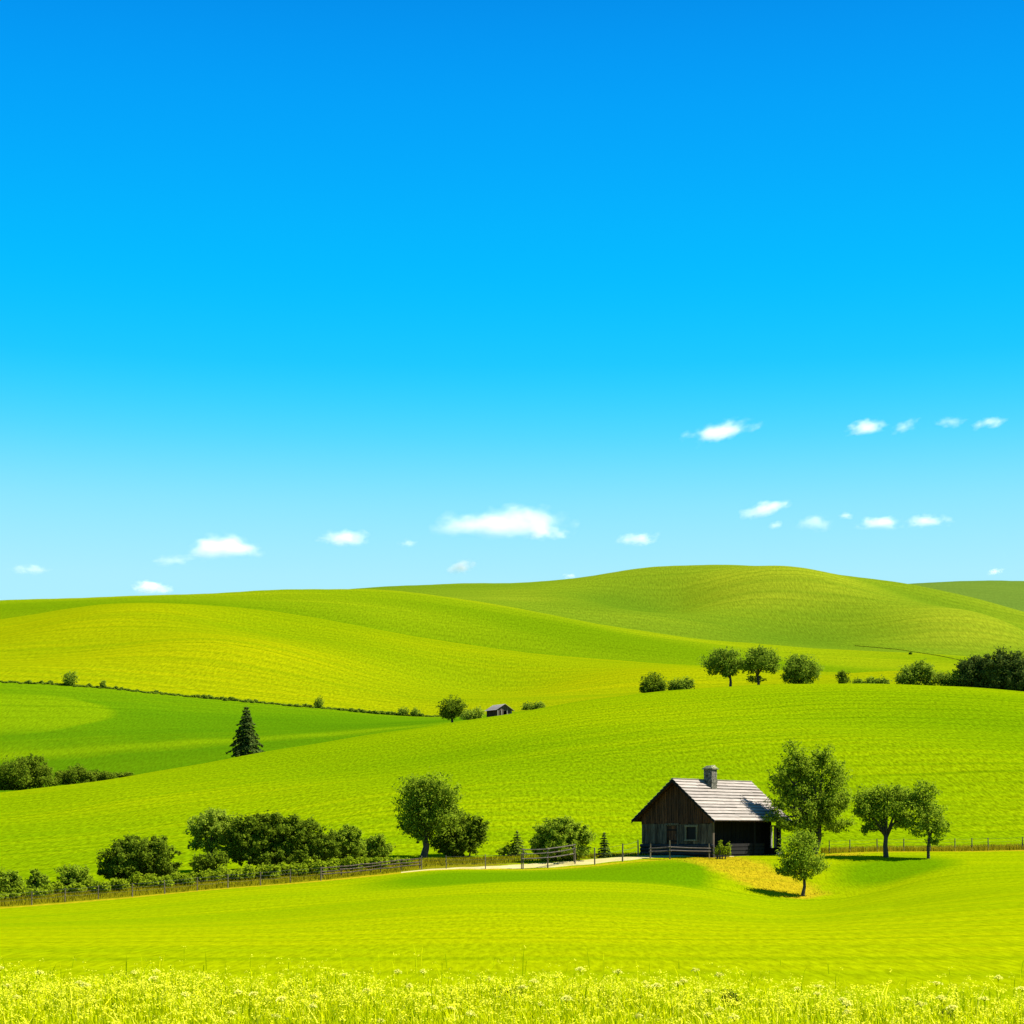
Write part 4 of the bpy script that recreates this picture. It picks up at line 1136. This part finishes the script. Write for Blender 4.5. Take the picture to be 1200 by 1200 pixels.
def heads(tp, rng, per=6, spread=.030, size=.0115):
    P = np.repeat(tp, per, 0) + rng.normal(size=(len(tp) * per, 3)) * np.array([spread, spread, spread * .55])
    N = rng.normal(size=P.shape) * .5 + np.array([0, -.2, .9])
    return leaf_quads(P, N, size, rng, .8)
na = 420
ya = rng.uniform(17.3, 22.5, na); xa = rng.uniform(-.36, .36, na) * ya
VA, FA, tipa = blades(np.stack([xa, ya, ground_z(xa, ya)], 1), rng.uniform(.28, .5, na), np.full(na, .010), rng, 1.1)
tag(mesh_np('arching_grass', VA, FA, M['seed_head']), 'pale arching grass stalks in the meadow edge', 'grass', None, 'stuff')
tp = np.concatenate([tp, np.repeat(tipa, 3, 0)])
V, F = heads(tp, rng)
tag(mesh_np('meadow_seed_heads', V, F, M['seed_head']), 'yellow blossom and seed heads of the meadow edge', 'grass', None, 'stuff')

def wildflower_master(seed, h):
    rg = np.random.default_rng(seed)
    root = empty('wildflower', (0, 0, 0))
    mb = MB()
    mb.tube([(0, 0, -.05), (rg.uniform(-.02, .02), 0, h * .5), (rg.uniform(-.03, .03), 0, h)], [.005, .004, .003], 5)
    tipv = np.array(mb.v[-3]); tipv[2] = h
    for q in range(5):
        a = q * 1.26
        mb.tube([tuple(tipv - np.array([0, 0, .05])), tuple(tipv + np.array([.045 * math.cos(a), .045 * math.sin(a), .01]))], [.003, .002], 4)
    mb.build('stem', M['grass_blade'], root)
    P = tipv + np.clip(np.stack([rg.normal(size=120) * .034, rg.normal(size=120) * .034, .012 + rg.normal(size=120) * .009], 1), -.062, .062)
    P[:, 2] -= ((P[:, 0] - tipv[0]) ** 2 + (P[:, 1] - tipv[1]) ** 2) * 4
    V, F = leaf_quads(P, rg.normal(size=P.shape) * .4 + np.array([0, -.25, .9]), .012, rg, .85)
    mesh_np('flower_head', V, F, M['flower'], root)
    return root
masters = [wildflower_master(300 + i, h) for i, h in enumerate((.42, .47, .38))]
def copy_tree(o):
    c = o.copy(); COL.objects.link(c)
    for ch in o.children:
        d = ch.copy(); COL.objects.link(d); d.parent = c
    return c
spots = []
rf = random.Random(12)
while len(spots) < 62:
    y = rf.uniform(18.2, 25.5); x = rf.uniform(-.31, .31) * y
    if y < 24.0 - .22 * x and all((x - a) ** 2 + (y - b) ** 2 > .10 for a, b in spots): spots.append((x, y))
for i, (x, y) in enumerate(spots):
    o = masters[i] if i < 3 else copy_tree(masters[i % 3])
    o.location = (x, y, gz(x, y)); o.rotation_euler = (rf.uniform(-.08, .08), rf.uniform(-.08, .08), rf.uniform(0, 6.28))
    s = rf.uniform(.6, .95); o.scale = (s, s, rf.uniform(.8, 1.1))
    tag(o, 'cream white flower head on a thin stem in the meadow edge', 'wildflower', 'cream flowers of the meadow edge')
for x, y, w, h, lab in ((600, 1166, 16, 12, 'dark green weed clump in the middle of the meadow edge'), (855, 1168, 9, 10, 'small dark weed clump in the meadow edge below the farmhouse'), (1108, 1186, 9, 6, 'dark weed clump in the meadow edge below the slim tree')):
    b = hit(x, y + 22, 20, 28)
    plant('weed_clump', lab, 'weeds', x, y + 22, b.y, [(x, y + 2, w, h), (x + w * .7, y + 8, w * .8, h * .8)], M['weed_dark'], 0, .3, 1.8, 1.1, .3, base=b, parts=False)

# ------------------------------------------------------------------ clouds: real volumes beyond the hills
def cloud(label, px, py, w, h, tau=5.0, dist=7000, tilt=0.0, seed=0, flat=True):
    k = dist / FPX
    loc = ((px - CX) * k, dist, (HORIZ - py) * k + CAM_Z)
    dens = tau / (w * .5 * k)
    t = NT('cloud_%d' % seed)
    tc = t.node('ShaderNodeTexCoord')
    P = tc.outputs['Object']
    mp = t.node('ShaderNodeMapping'); mp.inputs['Location'].default_value = (seed * 7.3, seed * 3.1, seed * 1.7); mp.inputs['Scale'].default_value = (min(w / h, 4) * 0.55, 1.0, 0.9)
    t.link(P, mp.inputs['Vector'])
    n1 = t.noise(mp.outputs[0], 1.25, 5, 0.52)
    ln = t.node('ShaderNodeVectorMath', operation='LENGTH'); t.link(P, ln.inputs[0])
    d = t.math('SUBTRACT', 0.86, ln.outputs['Value'])
    d = t.math('ADD', d, t.math('MULTIPLY', t.math('SUBTRACT', n1, 0.56), 1.7))
    if flat:
        sp = t.node('ShaderNodeSeparateXYZ'); t.link(P, sp.inputs[0])
        d = t.math('MINIMUM', d, t.math('MULTIPLY', t.math('ADD', sp.outputs['Z'], 0.5), 1.3))
    d = t.rng(d, 0.0, 1.3, 0.0, 1.0)
    d = t.math('MULTIPLY', t.math('POWER', d, 1.7), dens * 3.2)
    vol = t.node('ShaderNodeVolumePrincipled')
    vol.inputs['Color'].default_value = (1, 1, 1, 1)
    vol.inputs['Anisotropy'].default_value = 0.0
    t.link(d, vol.inputs['Density'])
    t.link(vol.outputs[0], t.out.inputs['Volume'])
    t.m.cycles.volume_step_rate = 0.5
    bm = bmesh.new()
    bmesh.ops.create_icosphere(bm, subdivisions=3, radius=1.0)
    me = bpy.data.meshes.new('cloud'); bm.to_mesh(me); bm.free()
    me.materials.append(t.m)
    o = bpy.data.objects.new('cloud', me); COL.objects.link(o)
    o.location = loc
    o.scale = (w * .74 * k, w * .5 * k, h * .76 * k)
    o.rotation_euler = (0, -tilt, 0)
    return tag(o, label, 'cloud', 'small clouds low over the hills')
CL = [('largest white cloud, over the dip in the skyline', 588, 615, 128, 36, .045, 0),
      ('ragged tail of the largest white cloud', 640, 623, 50, 18, .03, 0),
      ('wide white cloud over the yellow hill with a faint tail', 262, 643, 82, 28, .035, 0.05),
      ('faint tail trailing from the wide cloud over the yellow hill', 208, 656, 60, 10, .008, 0.1),
      ('compact cloud between the wide cloud and the largest cloud', 403, 632, 50, 20, .035, 0),
      ('faint wisp above the hill at the open end of the sky', 36, 667, 44, 10, .010, 0),
      ('white cloud top peeping over the skyline above the yellow hill', 176, 690, 38, 16, .05, 0),
      ('tiny faint wisp beside the largest cloud', 478, 636, 22, 9, .010, .1),
      ('small cloud under the largest cloud', 540, 664, 32, 14, .03, .1),
      ('small faint cloud left of the main hilltop'.replace('left of', 'ahead of'), 748, 631, 46, 14, .022, .08),
      ('tiny cloud touching the rising skyline', 667, 675, 14, 7, .02, 0),
      ('long tilted cloud high over the main hilltop', 846, 506, 80, 18, .03, .22),
      ('bright rounded cloud of the high row', 1016, 502, 44, 16, .035, .15),
      ('faint cloud beside the bright rounded cloud of the high row', 1062, 500, 32, 12, .010, .3),
      ('thin wisp third in the high row', 1114, 494, 34, 11, .009, .05),
      ('thin long wisp ending the high row', 1159, 495, 44, 11, .013, .15),
      ('tilted bright cloud over the far side of the main hilltop', 897, 598, 50, 18, .035, .25),
      ('broken faint cloud beside the tilted bright cloud', 957, 613, 46, 18, .011, .15),
      ('tiny wisp above the broken faint cloud', 992, 604, 14, 9, .012, 0),
      ('faint scrap under the tilted bright cloud', 908, 615, 18, 9, .010, .1),
      ('bright cloud of the low pair', 1031, 614, 46, 17, .035, 0),
      ('longer bright cloud of the low pair', 1083, 612, 54, 15, .032, .05),
      ('faint wisp above the distant hill', 1166, 670, 20, 8, .012, .35)]
for i, (lab, x, y, w, h, de, ti) in enumerate(CL):
    cloud(lab, x, y, w, h, de * (80 if w > 60 else 66), 7000 if i < 2 else 6000 + (i * 977) % 3400, ti, i + 1, flat=de > .03)
